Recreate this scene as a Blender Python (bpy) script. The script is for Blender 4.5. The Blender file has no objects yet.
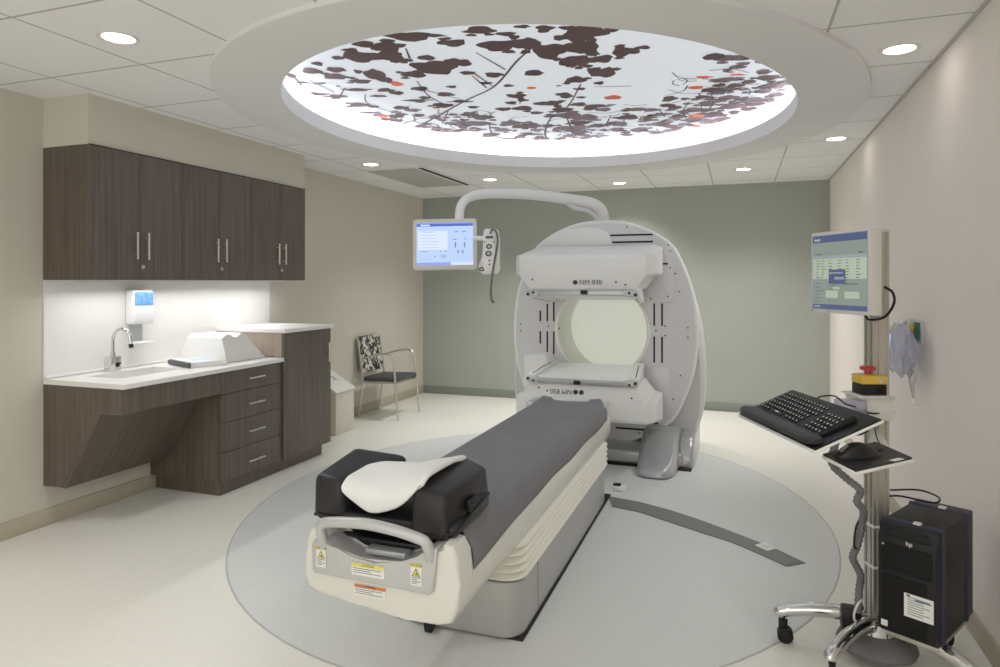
import bpy, bmesh, math, random
from mathutils import Vector, Matrix
random.seed(7)
scene = bpy.context.scene
COL = scene.collection
PI = math.pi

# ------------------------------------------------------------------ materials
def lin(c):
    return tuple((x/12.92 if x <= .04045 else ((x+.055)/1.055)**2.4) for x in [v/255 for v in c]) + (1,)

def mat(name, rgb, rough=.5, metal=0., var=.04, scale=8., bump=0., emit=0., trans=0., alpha=1., ecol=None, coat=0., ior=1.45, spec=.5):
    m = bpy.data.materials.new(name); m.use_nodes = True
    nt = m.node_tree; b = nt.nodes['Principled BSDF']
    c = lin(rgb)
    tc = nt.nodes.new('ShaderNodeTexCoord')
    no = nt.nodes.new('ShaderNodeTexNoise'); no.inputs['Scale'].default_value = scale; no.inputs['Detail'].default_value = 3
    nt.links.new(tc.outputs['Object'], no.inputs['Vector'])
    rp = nt.nodes.new('ShaderNodeValToRGB')
    rp.color_ramp.elements[0].position = .3; rp.color_ramp.elements[1].position = .7
    rp.color_ramp.elements[0].color = tuple(x*(1-var) for x in c[:3])+(1,)
    rp.color_ramp.elements[1].color = tuple(min(1, x*(1+var)) for x in c[:3])+(1,)
    nt.links.new(no.outputs['Fac'], rp.inputs['Fac'])
    nt.links.new(rp.outputs['Color'], b.inputs['Base Color'])
    b.inputs['Roughness'].default_value = rough; b.inputs['Metallic'].default_value = metal
    b.inputs['IOR'].default_value = ior
    b.inputs['Specular IOR Level'].default_value = spec
    if trans: b.inputs['Transmission Weight'].default_value = trans
    if alpha < 1: b.inputs['Alpha'].default_value = alpha
    if coat: b.inputs['Coat Weight'].default_value = coat
    if emit:
        b.inputs['Emission Color'].default_value = lin(ecol or rgb); b.inputs['Emission Strength'].default_value = emit
    if bump:
        bp = nt.nodes.new('ShaderNodeBump'); bp.inputs['Strength'].default_value = bump; bp.inputs['Distance'].default_value = .002
        n2 = nt.nodes.new('ShaderNodeTexNoise'); n2.inputs['Scale'].default_value = 220
        nt.links.new(tc.outputs['Object'], n2.inputs['Vector'])
        nt.links.new(n2.outputs['Fac'], bp.inputs['Height']); nt.links.new(bp.outputs['Normal'], b.inputs['Normal'])
    return m

def wood(name, dark, light, rough=.45, tilt=0.):
    m = bpy.data.materials.new(name); m.use_nodes = True
    nt = m.node_tree; b = nt.nodes['Principled BSDF']
    tc = nt.nodes.new('ShaderNodeTexCoord'); mp = nt.nodes.new('ShaderNodeMapping')
    mp.inputs['Scale'].default_value = (38, 38, 1.1)
    m0 = nt.nodes.new('ShaderNodeMapping'); m0.inputs['Rotation'].default_value = (0,math.radians(tilt),0)
    nt.links.new(tc.outputs['Object'], m0.inputs['Vector']); nt.links.new(m0.outputs['Vector'], mp.inputs['Vector'])
    n1 = nt.nodes.new('ShaderNodeTexNoise'); n1.inputs['Scale'].default_value = 1.0; n1.inputs['Detail'].default_value = 6; n1.inputs['Roughness'].default_value = .65
    nt.links.new(mp.outputs['Vector'], n1.inputs['Vector'])
    rp = nt.nodes.new('ShaderNodeValToRGB')
    rp.color_ramp.elements[0].position = .28; rp.color_ramp.elements[1].position = .74
    rp.color_ramp.elements[0].color = lin(dark); rp.color_ramp.elements[1].color = lin(light)
    nt.links.new(n1.outputs['Fac'], rp.inputs['Fac']); nt.links.new(rp.outputs['Color'], b.inputs['Base Color'])
    b.inputs['Roughness'].default_value = rough
    return m

M = {}
M['wall_beige'] = mat('beige_wall_paint', (200,195,180), .85, var=.015, scale=2, bump=.05)
M['wall_right'] = mat('warm_grey_wall_paint', (240,231,222), .85, var=.015, scale=2, bump=.05)
M['wall_sage'] = mat('sage_wall_paint', (158,163,153), .85, var=.015, scale=2, bump=.05)
M['base_beige'] = mat('taupe_rubber_base', (176,167,145), .6, var=.02)
M['base_sage'] = mat('grey_green_rubber_base', (124,130,122), .6, var=.02)
M['floor'] = mat('cream_sheet_vinyl', (230,227,217), .38, var=.025, scale=30)
M['inlay'] = mat('grey_sheet_vinyl', (208,210,208), .36, var=.02, scale=30)
M['inlay_edge'] = mat('dark_vinyl_weld', (176,176,172), .5)
M['wood'] = wood('dark_walnut_laminate', (62,53,46), (98,87,77))
M['wood_slant'] = wood('dark_walnut_slanted_laminate', (62,53,46), (98,87,77), tilt=-33.3)
M['wood_dark'] = wood('darkened_walnut', (26,22,19), (36,31,27))
M['wood_pale'] = wood('pale_walnut_laminate', (140,122,110), (165,148,136))
M['solid_white'] = mat('white_solid_surface', (236,235,231), .35, var=.012, scale=60)
M['backsplash'] = mat('white_backsplash', (236,234,232), .4, var=.01)
M['steel'] = mat('brushed_steel', (205,203,196), .3, 1., var=.03)
M['chrome'] = mat('chrome', (215,215,215), .1, 1., var=.01)
M['gant_face'] = mat('light_grey_enamel', (216,216,217), .4, var=.012)
M['gant_white'] = mat('white_enamel', (236,236,234), .33, var=.012)
M['gant_plate'] = mat('plate_grey_enamel', (215,215,216), .4, var=.012)
M['gant_back'] = mat('housing_grey_enamel', (200,200,199), .4, var=.012)
M['bore'] = mat('bore_white', (240,241,233), .5, var=.01)
M['membrane'] = mat('glowing_bore_membrane', (236,239,226), .5, var=.01, emit=.22, ecol=(238,240,228))  # emission added so the bore looks bright; the film is no lamp
M['black'] = mat('black_plastic', (14,14,16), .45, var=.08, spec=.3)
M['slot'] = mat('black_slot_and_shade', (8,8,9), .8)  # used for real slots and for painted shadow lines
M['silver'] = mat('silver_paint', (174,175,178), .28, .45, var=.02)
M['silver_light'] = mat('silver_panel_paint', (190,191,190), .35, .35, var=.02)
M['cream'] = mat('cream_enamel', (221,220,210), .3, var=.012)
M['bellows'] = mat('cream_bellows', (241,239,226), .5, var=.015)
M['plinth'] = mat('grey_plinth_paint', (166,166,164), .35, .1, var=.02)
M['cloth'] = mat('charcoal_table_cloth', (104,104,109), .62, var=.05, scale=5, bump=.15)
M['cushion'] = mat('black_vinyl', (25,24,26), .42, var=.1, spec=.35, scale=14, bump=.1)
M['linen'] = mat('white_linen', (247,247,246), .8, var=.02, bump=.1)
M['foam'] = mat('white_foam', (238,237,235), .7, var=.015)
M['basin'] = mat('basin_white', (214,213,208), .4)
M['screw'] = mat('dark_screw', (70,70,72), .5)
M['text'] = mat('dark_grey_print', (72,72,76), .6)
M['seat'] = mat('charcoal_upholstery', (62,62,66), .8, var=.1, bump=.2)
M['binblk'] = mat('bin_black', (30,30,32), .5)
M['bin'] = mat('light_grey_bin', (212,206,190), .45, var=.02)
M['bin_lid'] = mat('white_bin_lid', (232,229,219), .45, var=.02)
M['alu'] = mat('anodised_aluminium', (190,186,176), .35, .8, var=.02)
M['pc'] = mat('black_computer_case', (22,22,25), .5, var=.06, spec=.25)
M['pc_dark'] = mat('black_grille', (10,10,12), .6, var=.1, spec=.2)
M['blue_strap'] = mat('navy_strap', (32,30,66), .6)
M['label_white'] = mat('white_label', (232,232,226), .6)
M['yellow'] = mat('yellow_label', (226,218,84), .6)
M['orange_label'] = mat('orange_label', (206,118,72), .6)
M['estop_yellow'] = mat('yellow_plastic', (216,176,54), .4)
M['red'] = mat('red_button', (176,42,38), .35)
M['hose'] = mat('grey_hose', (98,98,98), .55)
M['mon_case'] = mat('pale_grey_plastic', (212,210,204), .45, var=.012)
M['strip'] = mat('dark_grey_cover', (104,104,102), .5, var=.03)
M['clear'] = mat('clear_plastic_bag', (208,206,228), .18, trans=.55, alpha=.8, var=.05, scale=40, ior=1.2)
M['tube'] = mat('clear_tube', (216,216,220), .25, trans=.3, alpha=.75)
M['green'] = mat('green_outlet', (30,104,80), .5)
M['outlet_yellow'] = mat('yellow_outlet', (228,200,60), .5)
M['soap_blue'] = mat('blue_soap_window', (96,150,220), .2, var=.35, scale=45)
M['soap_white'] = mat('white_dispenser', (236,236,236), .35)
M['soap_grey'] = mat('grey_dispenser', (176,178,180), .4)
M['led'] = mat('downlight_lens', (255,250,238), .5, emit=9., ecol=(255,250,238))
M['led_trim'] = mat('white_trim', (225,222,214), .5)
M['vent'] = mat('grey_vent', (176,175,170), .6)
M['coveled'] = mat('cove_led', (255,255,255), .5, emit=9., ecol=(250,250,255))
M['cove_wall'] = mat('white_cove_paint', (240,240,242), .8, var=.005)
M['ring'] = mat('grey_white_soffit', (228,228,227), .85, var=.01, scale=2)
M['mural'] = mat('mural_pale', (196,202,208), .6, var=.015, scale=1.2, emit=.54)
M['leaf'] = mat('mural_maroon', (78,52,52), .6, var=.15, scale=3, emit=.06)
M['leaf_far'] = mat('mural_mauve', (108,86,92), .6, var=.2, scale=4, emit=.1)
M['leaf_orange'] = mat('mural_orange', (226,98,66), .6, var=.1, emit=.12)
def scr(name, rgb, e): return mat(name, rgb, .35, var=.01, emit=e)
M['s_pale'] = scr('screen_pale_blue', (176,204,250), .42); M['s_white'] = scr('screen_white', (206,222,250), .48)
M['s_blue'] = scr('screen_blue', (52,84,186), .5); M['s_mid'] = scr('screen_lavender', (128,146,222), .5)
M['s_ink'] = scr('screen_ink', (150,168,200), .5); M['s_dark'] = scr('screen_dark', (90,104,140), .4)
M['q_grey'] = scr('screen_grey_green', (136,150,142), .22); M['q_pale'] = scr('screen_pale_green', (172,186,166), .3)
M['q_blue'] = scr('screen_slate', (66,80,124), .25); M['q_ink'] = scr('screen_text', (84,98,106), .15); M['q_mid'] = scr('screen_mid', (132,146,150), .4)

# chair back weave
def patch():
    m = bpy.data.materials.new('black_white_weave'); m.use_nodes = True
    nt = m.node_tree; b = nt.nodes['Principled BSDF']; b.inputs['Roughness'].default_value = .8
    tc = nt.nodes.new('ShaderNodeTexCoord'); v = nt.nodes.new('ShaderNodeTexVoronoi'); v.inputs['Scale'].default_value = 34
    v.distance = 'CHEBYCHEV'
    nt.links.new(tc.outputs['Object'], v.inputs['Vector'])
    rp = nt.nodes.new('ShaderNodeValToRGB'); rp.color_ramp.interpolation = 'CONSTANT'
    e = rp.color_ramp.elements
    e[0].position = 0; e[0].color = lin((34,32,32)); e[1].position = .45; e[1].color = lin((196,190,178))
    x = e.new(.62); x.color = lin((120,114,106)); x = e.new(.78); x.color = lin((214,208,196))
    sep = nt.nodes.new('ShaderNodeSeparateColor')
    nt.links.new(v.outputs['Color'], sep.inputs['Color']); nt.links.new(sep.outputs['Red'], rp.inputs['Fac'])
    nt.links.new(rp.outputs['Color'], b.inputs['Base Color'])
    return m
M['weave'] = patch()

# ceiling tiles: square grid, shadow lines of the narrow joints painted darker
def ceiling_mat(x0, dx, y0, dy):
    m = bpy.data.materials.new('ceiling_tiles'); m.use_nodes = True
    nt = m.node_tree; b = nt.nodes['Principled BSDF']; b.inputs['Roughness'].default_value = .9
    tc = nt.nodes.new('ShaderNodeTexCoord'); sp = nt.nodes.new('ShaderNodeSeparateXYZ')
    nt.links.new(tc.outputs['Object'], sp.inputs['Vector'])
    def math_(op, a, b_=None):
        n = nt.nodes.new('ShaderNodeMath'); n.operation = op
        for i, v in enumerate((a, b_)):
            if v is None: continue
            if isinstance(v, (int, float)): n.inputs[i].default_value = v
            else: nt.links.new(v, n.inputs[i])
        return n.outputs[0]
    masks = []
    for out, o, d in (('X', x0, dx), ('Y', y0, dy)):
        t = math_('DIVIDE', math_('SUBTRACT', sp.outputs[out], o), d)
        f = math_('ABSOLUTE', math_('SUBTRACT', t, math_('ROUND', t)))
        masks.append(math_('LESS_THAN', math_('MULTIPLY', f, d), .0065))
    mk = math_('MAXIMUM', masks[0], masks[1])
    mx = nt.nodes.new('ShaderNodeMix'); mx.data_type = 'RGBA'
    nt.links.new(mk, mx.inputs['Factor'])
    no = nt.nodes.new('ShaderNodeTexNoise'); no.inputs['Scale'].default_value = 120
    nt.links.new(tc.outputs['Object'], no.inputs['Vector'])
    rp = nt.nodes.new('ShaderNodeValToRGB'); rp.color_ramp.elements[0].color = lin((236,236,236)); rp.color_ramp.elements[1].color = lin((241,241,241))
    nt.links.new(no.outputs['Fac'], rp.inputs['Fac'])
    nt.links.new(rp.outputs['Color'], mx.inputs[6]); mx.inputs[7].default_value = lin((176,173,167))
    nt.links.new(mx.outputs[2], b.inputs['Base Color'])
    return m
M['ceiling'] = ceiling_mat(.37-.648*20, .648, 1.945-.648*10, .648)

# ------------------------------------------------------------------ geometry helpers
def V(*a): return Vector(a)

class MB:
    """collects shapes; build() links them as ONE mesh object"""
    def __init__(s): s.bm = bmesh.new()
    def _xf(s, verts, mtx):
        if mtx is not None: bmesh.ops.transform(s.bm, matrix=mtx, verts=verts)
    def box(s, a, b, bev=0., seg=2, mtx=None, mi=0):
        t = bmesh.new(); bmesh.ops.create_cube(t, size=1)
        for v in t.verts:
            v.co = V(*[(a[i]+b[i])/2 + v.co[i]*(b[i]-a[i]) for i in range(3)])
        if bev: bmesh.ops.bevel(t, geom=t.edges[:], offset=min(bev, .49*min(abs(b[i]-a[i]) for i in range(3))), segments=seg, affect='EDGES', profile=.5)
        return s.merge(t, mtx, mi)
    def merge(s, t, mtx=None, mi=0):
        if mtx is not None: bmesh.ops.transform(t, matrix=mtx, verts=t.verts)
        bmesh.ops.recalc_face_normals(t, faces=t.faces)
        mp = {}
        for v in t.verts: mp[v] = s.bm.verts.new(v.co)
        for f in t.faces:
            try:
                nf = s.bm.faces.new([mp[v] for v in f.verts]); nf.material_index = mi or f.material_index
            except ValueError: pass
        t.free(); return s
    def hexa(s, p, bev=0., seg=2, mtx=None, mi=0):
        """8 points: bottom 4 (ccw) then top 4"""
        t = bmesh.new(); v = [t.verts.new(q) for q in p]
        for f in ((3,2,1,0),(4,5,6,7),(0,1,5,4),(1,2,6,5),(2,3,7,6),(3,0,4,7)): t.faces.new([v[i] for i in f])
        if bev: bmesh.ops.bevel(t, geom=t.edges[:], offset=bev, segments=seg, affect='EDGES', profile=.5)
        return s.merge(t, mtx, mi)
    def prism(s, pts, vec, bev=0., seg=2, mtx=None, mi=0, flat_only=False):
        """polygon of 3-D points swept along vec"""
        t = bmesh.new(); vec = V(*vec)
        a = [t.verts.new(q) for q in pts]; b = [t.verts.new(V(*q)+vec) for q in pts]
        n = len(pts)
        fa = t.faces.new(a); fb = t.faces.new(list(reversed(b)))
        for i in range(n): t.faces.new([a[i], b[i], b[(i+1)%n], a[(i+1)%n]])
        if bev:
            es = list(fa.edges)+list(fb.edges) if flat_only else t.edges[:]
            bmesh.ops.bevel(t, geom=es, offset=bev, segments=seg, affect='EDGES', profile=.5)
        return s.merge(t, mtx, mi)
    def tube(s, pts, r, n=12, cap=True, mtx=None, mi=0):
        pts = [V(*p) for p in pts]; rs = r if isinstance(r, (list, tuple)) else [r]*len(pts)
        t = bmesh.new(); rings = []; up = None
        for i, p in enumerate(pts):
            d = (pts[min(i+1, len(pts)-1)]-pts[max(i-1, 0)]).normalized()
            if up is None:
                up = V(0,0,1) if abs(d.z) < .9 else V(1,0,0)
            x = d.cross(up).normalized(); up = x.cross(d).normalized()
            rings.append([t.verts.new(p+(x*math.cos(2*PI*k/n)+up*math.sin(2*PI*k/n))*rs[i]) for k in range(n)])
        for a, b in zip(rings, rings[1:]):
            for k in range(n): t.faces.new([a[k], a[(k+1)%n], b[(k+1)%n], b[k]])
        if cap: t.faces.new(list(reversed(rings[0]))); t.faces.new(rings[-1])
        return s.merge(t, mtx, mi)
    def cyl(s, p, q, r, n=20, mtx=None, mi=0): return s.tube([p, q], r, n, True, mtx, mi)
    def lathe(s, prof, c=(0,0,0), n=28, mtx=None, mi=0):
        """profile of (r, z) about z axis at c"""
        t = bmesh.new(); rings = []
        for r, z in prof:
            rings.append([t.verts.new(V(c[0]+r*math.cos(2*PI*k/n), c[1]+r*math.sin(2*PI*k/n), c[2]+z)) for k in range(n)])
        for a, b in zip(rings, rings[1:]):
            for k in range(n): t.faces.new([a[k], a[(k+1)%n], b[(k+1)%n], b[k]])
        if prof[0][0] > 1e-4: t.faces.new(list(reversed(rings[0])))
        if prof[-1][0] > 1e-4: t.faces.new(rings[-1])
        bmesh.ops.remove_doubles(t, verts=t.verts, dist=1e-5)
        return s.merge(t, mtx, mi)
    def grid(s, P, mi=0, closed_u=False, closed_v=False, caps=False, mtx=None):
        t = bmesh.new(); nu = len(P); nv = len(P[0])
        g = [[t.verts.new(V(*p)) for p in row] for row in P]
        for i in range(nu if closed_u else nu-1):
            for j in range(nv if closed_v else nv-1):
                t.faces.new([g[i][j], g[(i+1)%nu][j], g[(i+1)%nu][(j+1)%nv], g[i][(j+1)%nv]])
        if caps: t.faces.new(list(reversed(g[0]))); t.faces.new(g[-1])
        return s.merge(t, mtx, mi)
    def poly(s, pts, mi=0, mtx=None):
        vs = [s.bm.verts.new((mtx @ V(*p)) if mtx is not None else V(*p)) for p in pts]
        f = s.bm.faces.new(vs); f.material_index = mi; return s
    def build(s, name, m, parent=None, smooth=True, world=True, angle=35):
        me = bpy.data.meshes.new(name); ms = m if isinstance(m, (list, tuple)) else [m]
        o = bpy.data.objects.new(name, me); COL.objects.link(o)
        if parent is not None:
            o.parent = parent
            if world: bmesh.ops.transform(s.bm, matrix=wmat(parent).inverted(), verts=s.bm.verts)
        s.bm.to_mesh(me); s.bm.free()
        for x in ms: me.materials.append(x)
        if smooth:
            for p in me.polygons: p.use_smooth = True
            try: me.set_sharp_from_angle(angle=math.radians(angle))
            except Exception: pass
        return o

def wmat(o):
    m = Matrix.LocRotScale(o.location, o.rotation_euler, o.scale)
    return wmat(o.parent) @ m if o.parent else m

def tag(o, label=None, cat=None, group=None, kind=None):
    if label: o['label'] = label
    if cat: o['category'] = cat
    if group: o['group'] = group
    if kind: o['kind'] = kind
    return o
def thing(name, label, cat, loc=(0,0,0), rotz=0., group=None):
    o = bpy.data.objects.new(name, None); COL.objects.link(o); o.empty_display_size = .05
    o.location = loc; o.rotation_euler = (0,0,rotz)
    return tag(o, label, cat, group)
def struct(o, label=None): return tag(o, label, None, None, 'structure')
def copy_tree(o, parent=None):
    c = o.copy(); COL.objects.link(c)
    if parent is not None: c.parent = parent
    for ch in [x for x in COL.objects if x.parent == o]: copy_tree(ch, c)
    return c
def text_bm(body, size, mtx, sx=1.):
    cu = bpy.data.curves.new('lettering', 'FONT'); cu.body = body; cu.size = size; cu.align_x = 'CENTER'; cu.align_y = 'CENTER'; cu.extrude = .0004
    o = bpy.data.objects.new('lettering', cu); COL.objects.link(o)
    dg = bpy.context.evaluated_depsgraph_get()
    me = bpy.data.meshes.new_from_object(o.evaluated_get(dg))
    t = bmesh.new(); t.from_mesh(me)
    if sx != 1.: bmesh.ops.scale(t, vec=(sx,1,1), verts=t.verts)
    bmesh.ops.transform(t, matrix=mtx, verts=t.verts)
    bpy.data.objects.remove(o); bpy.data.curves.remove(cu); bpy.data.meshes.remove(me)
    return t
def frame(origin, ex, ey):
    """matrix with local x=ex, y=ey, z=ex x ey at origin"""
    ex = V(*ex).normalized(); ey = V(*ey).normalized(); ez = ex.cross(ey).normalized(); ey = ez.cross(ex)
    m = Matrix((ex, ey, ez)).transposed().to_4x4(); m.translation = V(*origin); return m
def smooth_path(pts, n=6):
    """Catmull-Rom resampling"""
    P = [V(*p) for p in pts]; P = [P[0]*2-P[1]]+P+[P[-1]*2-P[-2]]; out = []
    for i in range(1, len(P)-2):
        for k in range(n):
            t = k/n; a, b, c, d = P[i-1], P[i], P[i+1], P[i+2]
            out.append(.5*((2*b)+(c-a)*t+(2*a-5*b+4*c-d)*t*t+(3*b-a-3*c+d)*t**3))
    out.append(P[-2]); return out
def rrect(w, h, r, n=5):
    """rounded rectangle outline, centred, (x,y)"""
    out = []
    for cx, cy, a0 in ((w/2-r,h/2-r,0),(-w/2+r,h/2-r,PI/2),(-w/2+r,-h/2+r,PI),(w/2-r,-h/2+r,3*PI/2)):
        for k in range(n+1):
            a = a0+PI/2*k/n; out.append((cx+r*math.cos(a), cy+r*math.sin(a)))
    return out

# ------------------------------------------------------------------ room
XL, XR, YB, YF, HC = -3.974, .931, 8.05, -2.6, 2.592
b = MB(); b.box((XL-.1, YF-.1, -.1), (XR+.1, YB+.1, 0)); struct(b.build('floor', M['floor'], smooth=False), 'cream sheet vinyl floor around the grey oval inlay')
def ell(cx, cy, r, k, deg, n=96):
    a = math.radians(deg); out = []
    for i in range(n):
        t = 2*PI*i/n; x = r*math.cos(t); y = r*k*math.sin(t)
        out.append((cx+x*math.cos(a)-y*math.sin(a), cy+x*math.sin(a)+y*math.cos(a)))
    return out
FE = dict(cx=-1.297, cy=4.3137, k=1.1653, deg=6.79)
o_, i_ = ell(r=1.8206, **FE), ell(r=1.812, **FE)
b = MB(); b.poly([(x,y,.0016) for x,y in i_])
for k in range(96):
    k2 = (k+1) % 96
    b.poly([(*o_[k],.0016),(*o_[k2],.0016),(*i_[k2],.0016),(*i_[k],.0016)], 1)
    b.poly([(*o_[k],-.002),(*o_[k2],-.002),(*o_[k2],.0016),(*o_[k],.0016)], 1)
struct(b.build('trim_1', [M['inlay'], M['inlay_edge']], smooth=False), 'large grey oval vinyl inlay under the scanner and table')
def wall(name, a, c, m, lab):
    b = MB(); b.box(a, c); struct(b.build(name, m, smooth=False), lab)
wall('wall_left', (XL-.1, YF-.1, 0), (XL, YB+.1, 3), M['wall_beige'], 'beige painted wall on the left behind the cabinets')
wall('wall_right', (XR, YF-.1, 0), (XR+.1, YB+.1, 3), M['wall_right'], 'warm grey painted wall on the right')
wall('wall_back', (XL, YB, 0), (XR, YB+.1, 3), M['wall_sage'], 'sage green painted back wall behind the scanner')
wall('wall_front', (XL, YF-.1, 0), (XR, YF, 3), M['wall_beige'], 'beige wall behind the viewpoint')
wall('wall_soffit', (XL, 2.879, 2.295), (-3.60, 4.945, HC+.02), M['wall_beige'], 'beige boxed-out wall above the upper cabinets')
def baseboard(name, a, c, m, lab):
    b = MB(); b.box(a, c, .004); struct(b.build(name, m), lab)
baseboard('baseboard_left', (XL, YF, 0), (XL+.012, YB, .102), M['base_beige'], 'taupe rubber baseboard along the left wall')
baseboard('baseboard_right', (XR-.012, YF, 0), (XR, YB, .102), M['base_beige'], 'taupe rubber baseboard along the right wall')
baseboard('baseboard_back', (XL+.012, YB-.012, 0), (XR-.012, YB, .102), M['base_sage'], 'grey green baseboard along the sage back wall')
# ceiling with an oval hole
CI = dict(cx=-1.2473, cy=4.4361, k=1.1744, deg=-11.78); CO = dict(cx=-1.2391, cy=4.4392, k=1.1417, deg=-12.45)
inn, out = ell(r=1.5739, **CI), ell(r=1.9445, **CO)
mid = ell(r=1.75, **CI)
b = MB(); N = 96
cx, cy = CI['cx'], CI['cy']
def to_rect(x, y):
    dx, dy = x-cx, y-cy; t = 1e9
    if dx > 1e-9: t = min(t, (XR+.05-cx)/dx)
    if dx < -1e-9: t = min(t, (XL-.05-cx)/dx)
    if dy > 1e-9: t = min(t, (YB+.05-cy)/dy)
    if dy < -1e-9: t = min(t, (YF-.05-cy)/dy)
    return (cx+dx*t, cy+dy*t)
ring = [to_rect(*p) for p in mid]
corners = [(XR+.05,YB+.05),(XL-.05,YB+.05),(XL-.05,YF-.05),(XR+.05,YF-.05)]
for k in range(N):
    k2 = (k+1) % N; p, q = ring[k], ring[k2]; extra = []
    if abs(p[0]-q[0]) > 1e-6 and abs(p[1]-q[1]) > 1e-6:
        extra = [min(corners, key=lambda c: math.hypot(c[0]-(p[0]+q[0])/2, c[1]-(p[1]+q[1])/2))]
    b.poly([(*mid[k],HC),(*p,HC)]+[(*e,HC) for e in extra]+[(*q,HC),(*mid[k2],HC)])
o = b.build('ceiling', M['ceiling'], smooth=False); struct(o, 'off white tiled ceiling with narrow joints')
bm = bmesh.new(); bm.from_mesh(o.data)
for f in bm.faces:
    if f.normal.z > 0: f.normal_flip()
bm.to_mesh(o.data); bm.free()
b = MB(); b.box((XR-.018,YF,HC-.006),(XR,YB,HC)); struct(b.build('trim_4', M['vent'], smooth=False), 'thin grey ceiling edge angle along the right wall')
# dropped oval soffit ring with lip, cove wall
ZR = HC-.02
b = MB()
for k in range(N):
    k2 = (k+1) % N
    b.poly([(*inn[k],ZR),(*inn[k2],ZR),(*out[k2],ZR),(*out[k],ZR)])
    b.poly([(*out[k],ZR),(*out[k2],ZR),(*out[k2],HC+.03),(*out[k],HC+.03)])
    b.poly([(*inn[k],ZR),(*inn[k],ZR+.10),(*inn[k2],ZR+.10),(*inn[k2],ZR)], 1)
i2 = ell(r=1.60, **CI); w2 = ell(r=1.70, **CI)
for k in range(N):
    k2 = (k+1) % N
    b.poly([(*inn[k],ZR+.10),(*i2[k],ZR+.10),(*i2[k2],ZR+.10),(*inn[k2],ZR+.10)], 1)
    b.poly([(*i2[k],ZR+.10),(*i2[k],ZR+.03),(*i2[k2],ZR+.03),(*i2[k2],ZR+.10)], 1)
    b.poly([(*i2[k],ZR+.03),(*w2[k],ZR+.03),(*w2[k2],ZR+.03),(*i2[k2],ZR+.03)], 1)
struct(b.build('trim_2', [M['ring'], M['cove_wall']], angle=30), 'plain grey white oval ceiling ring around the glowing recess')
b = MB()
for k in range(N):
    k2 = (k+1) % N
    b.poly([(*w2[k],ZR+.03),(*w2[k],2.90),(*w2[k2],2.90),(*w2[k2],ZR+.03)])
struct(b.build('trim_3', M['cove_wall'], angle=30), 'bright white upright wall of the oval ceiling recess')
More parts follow.
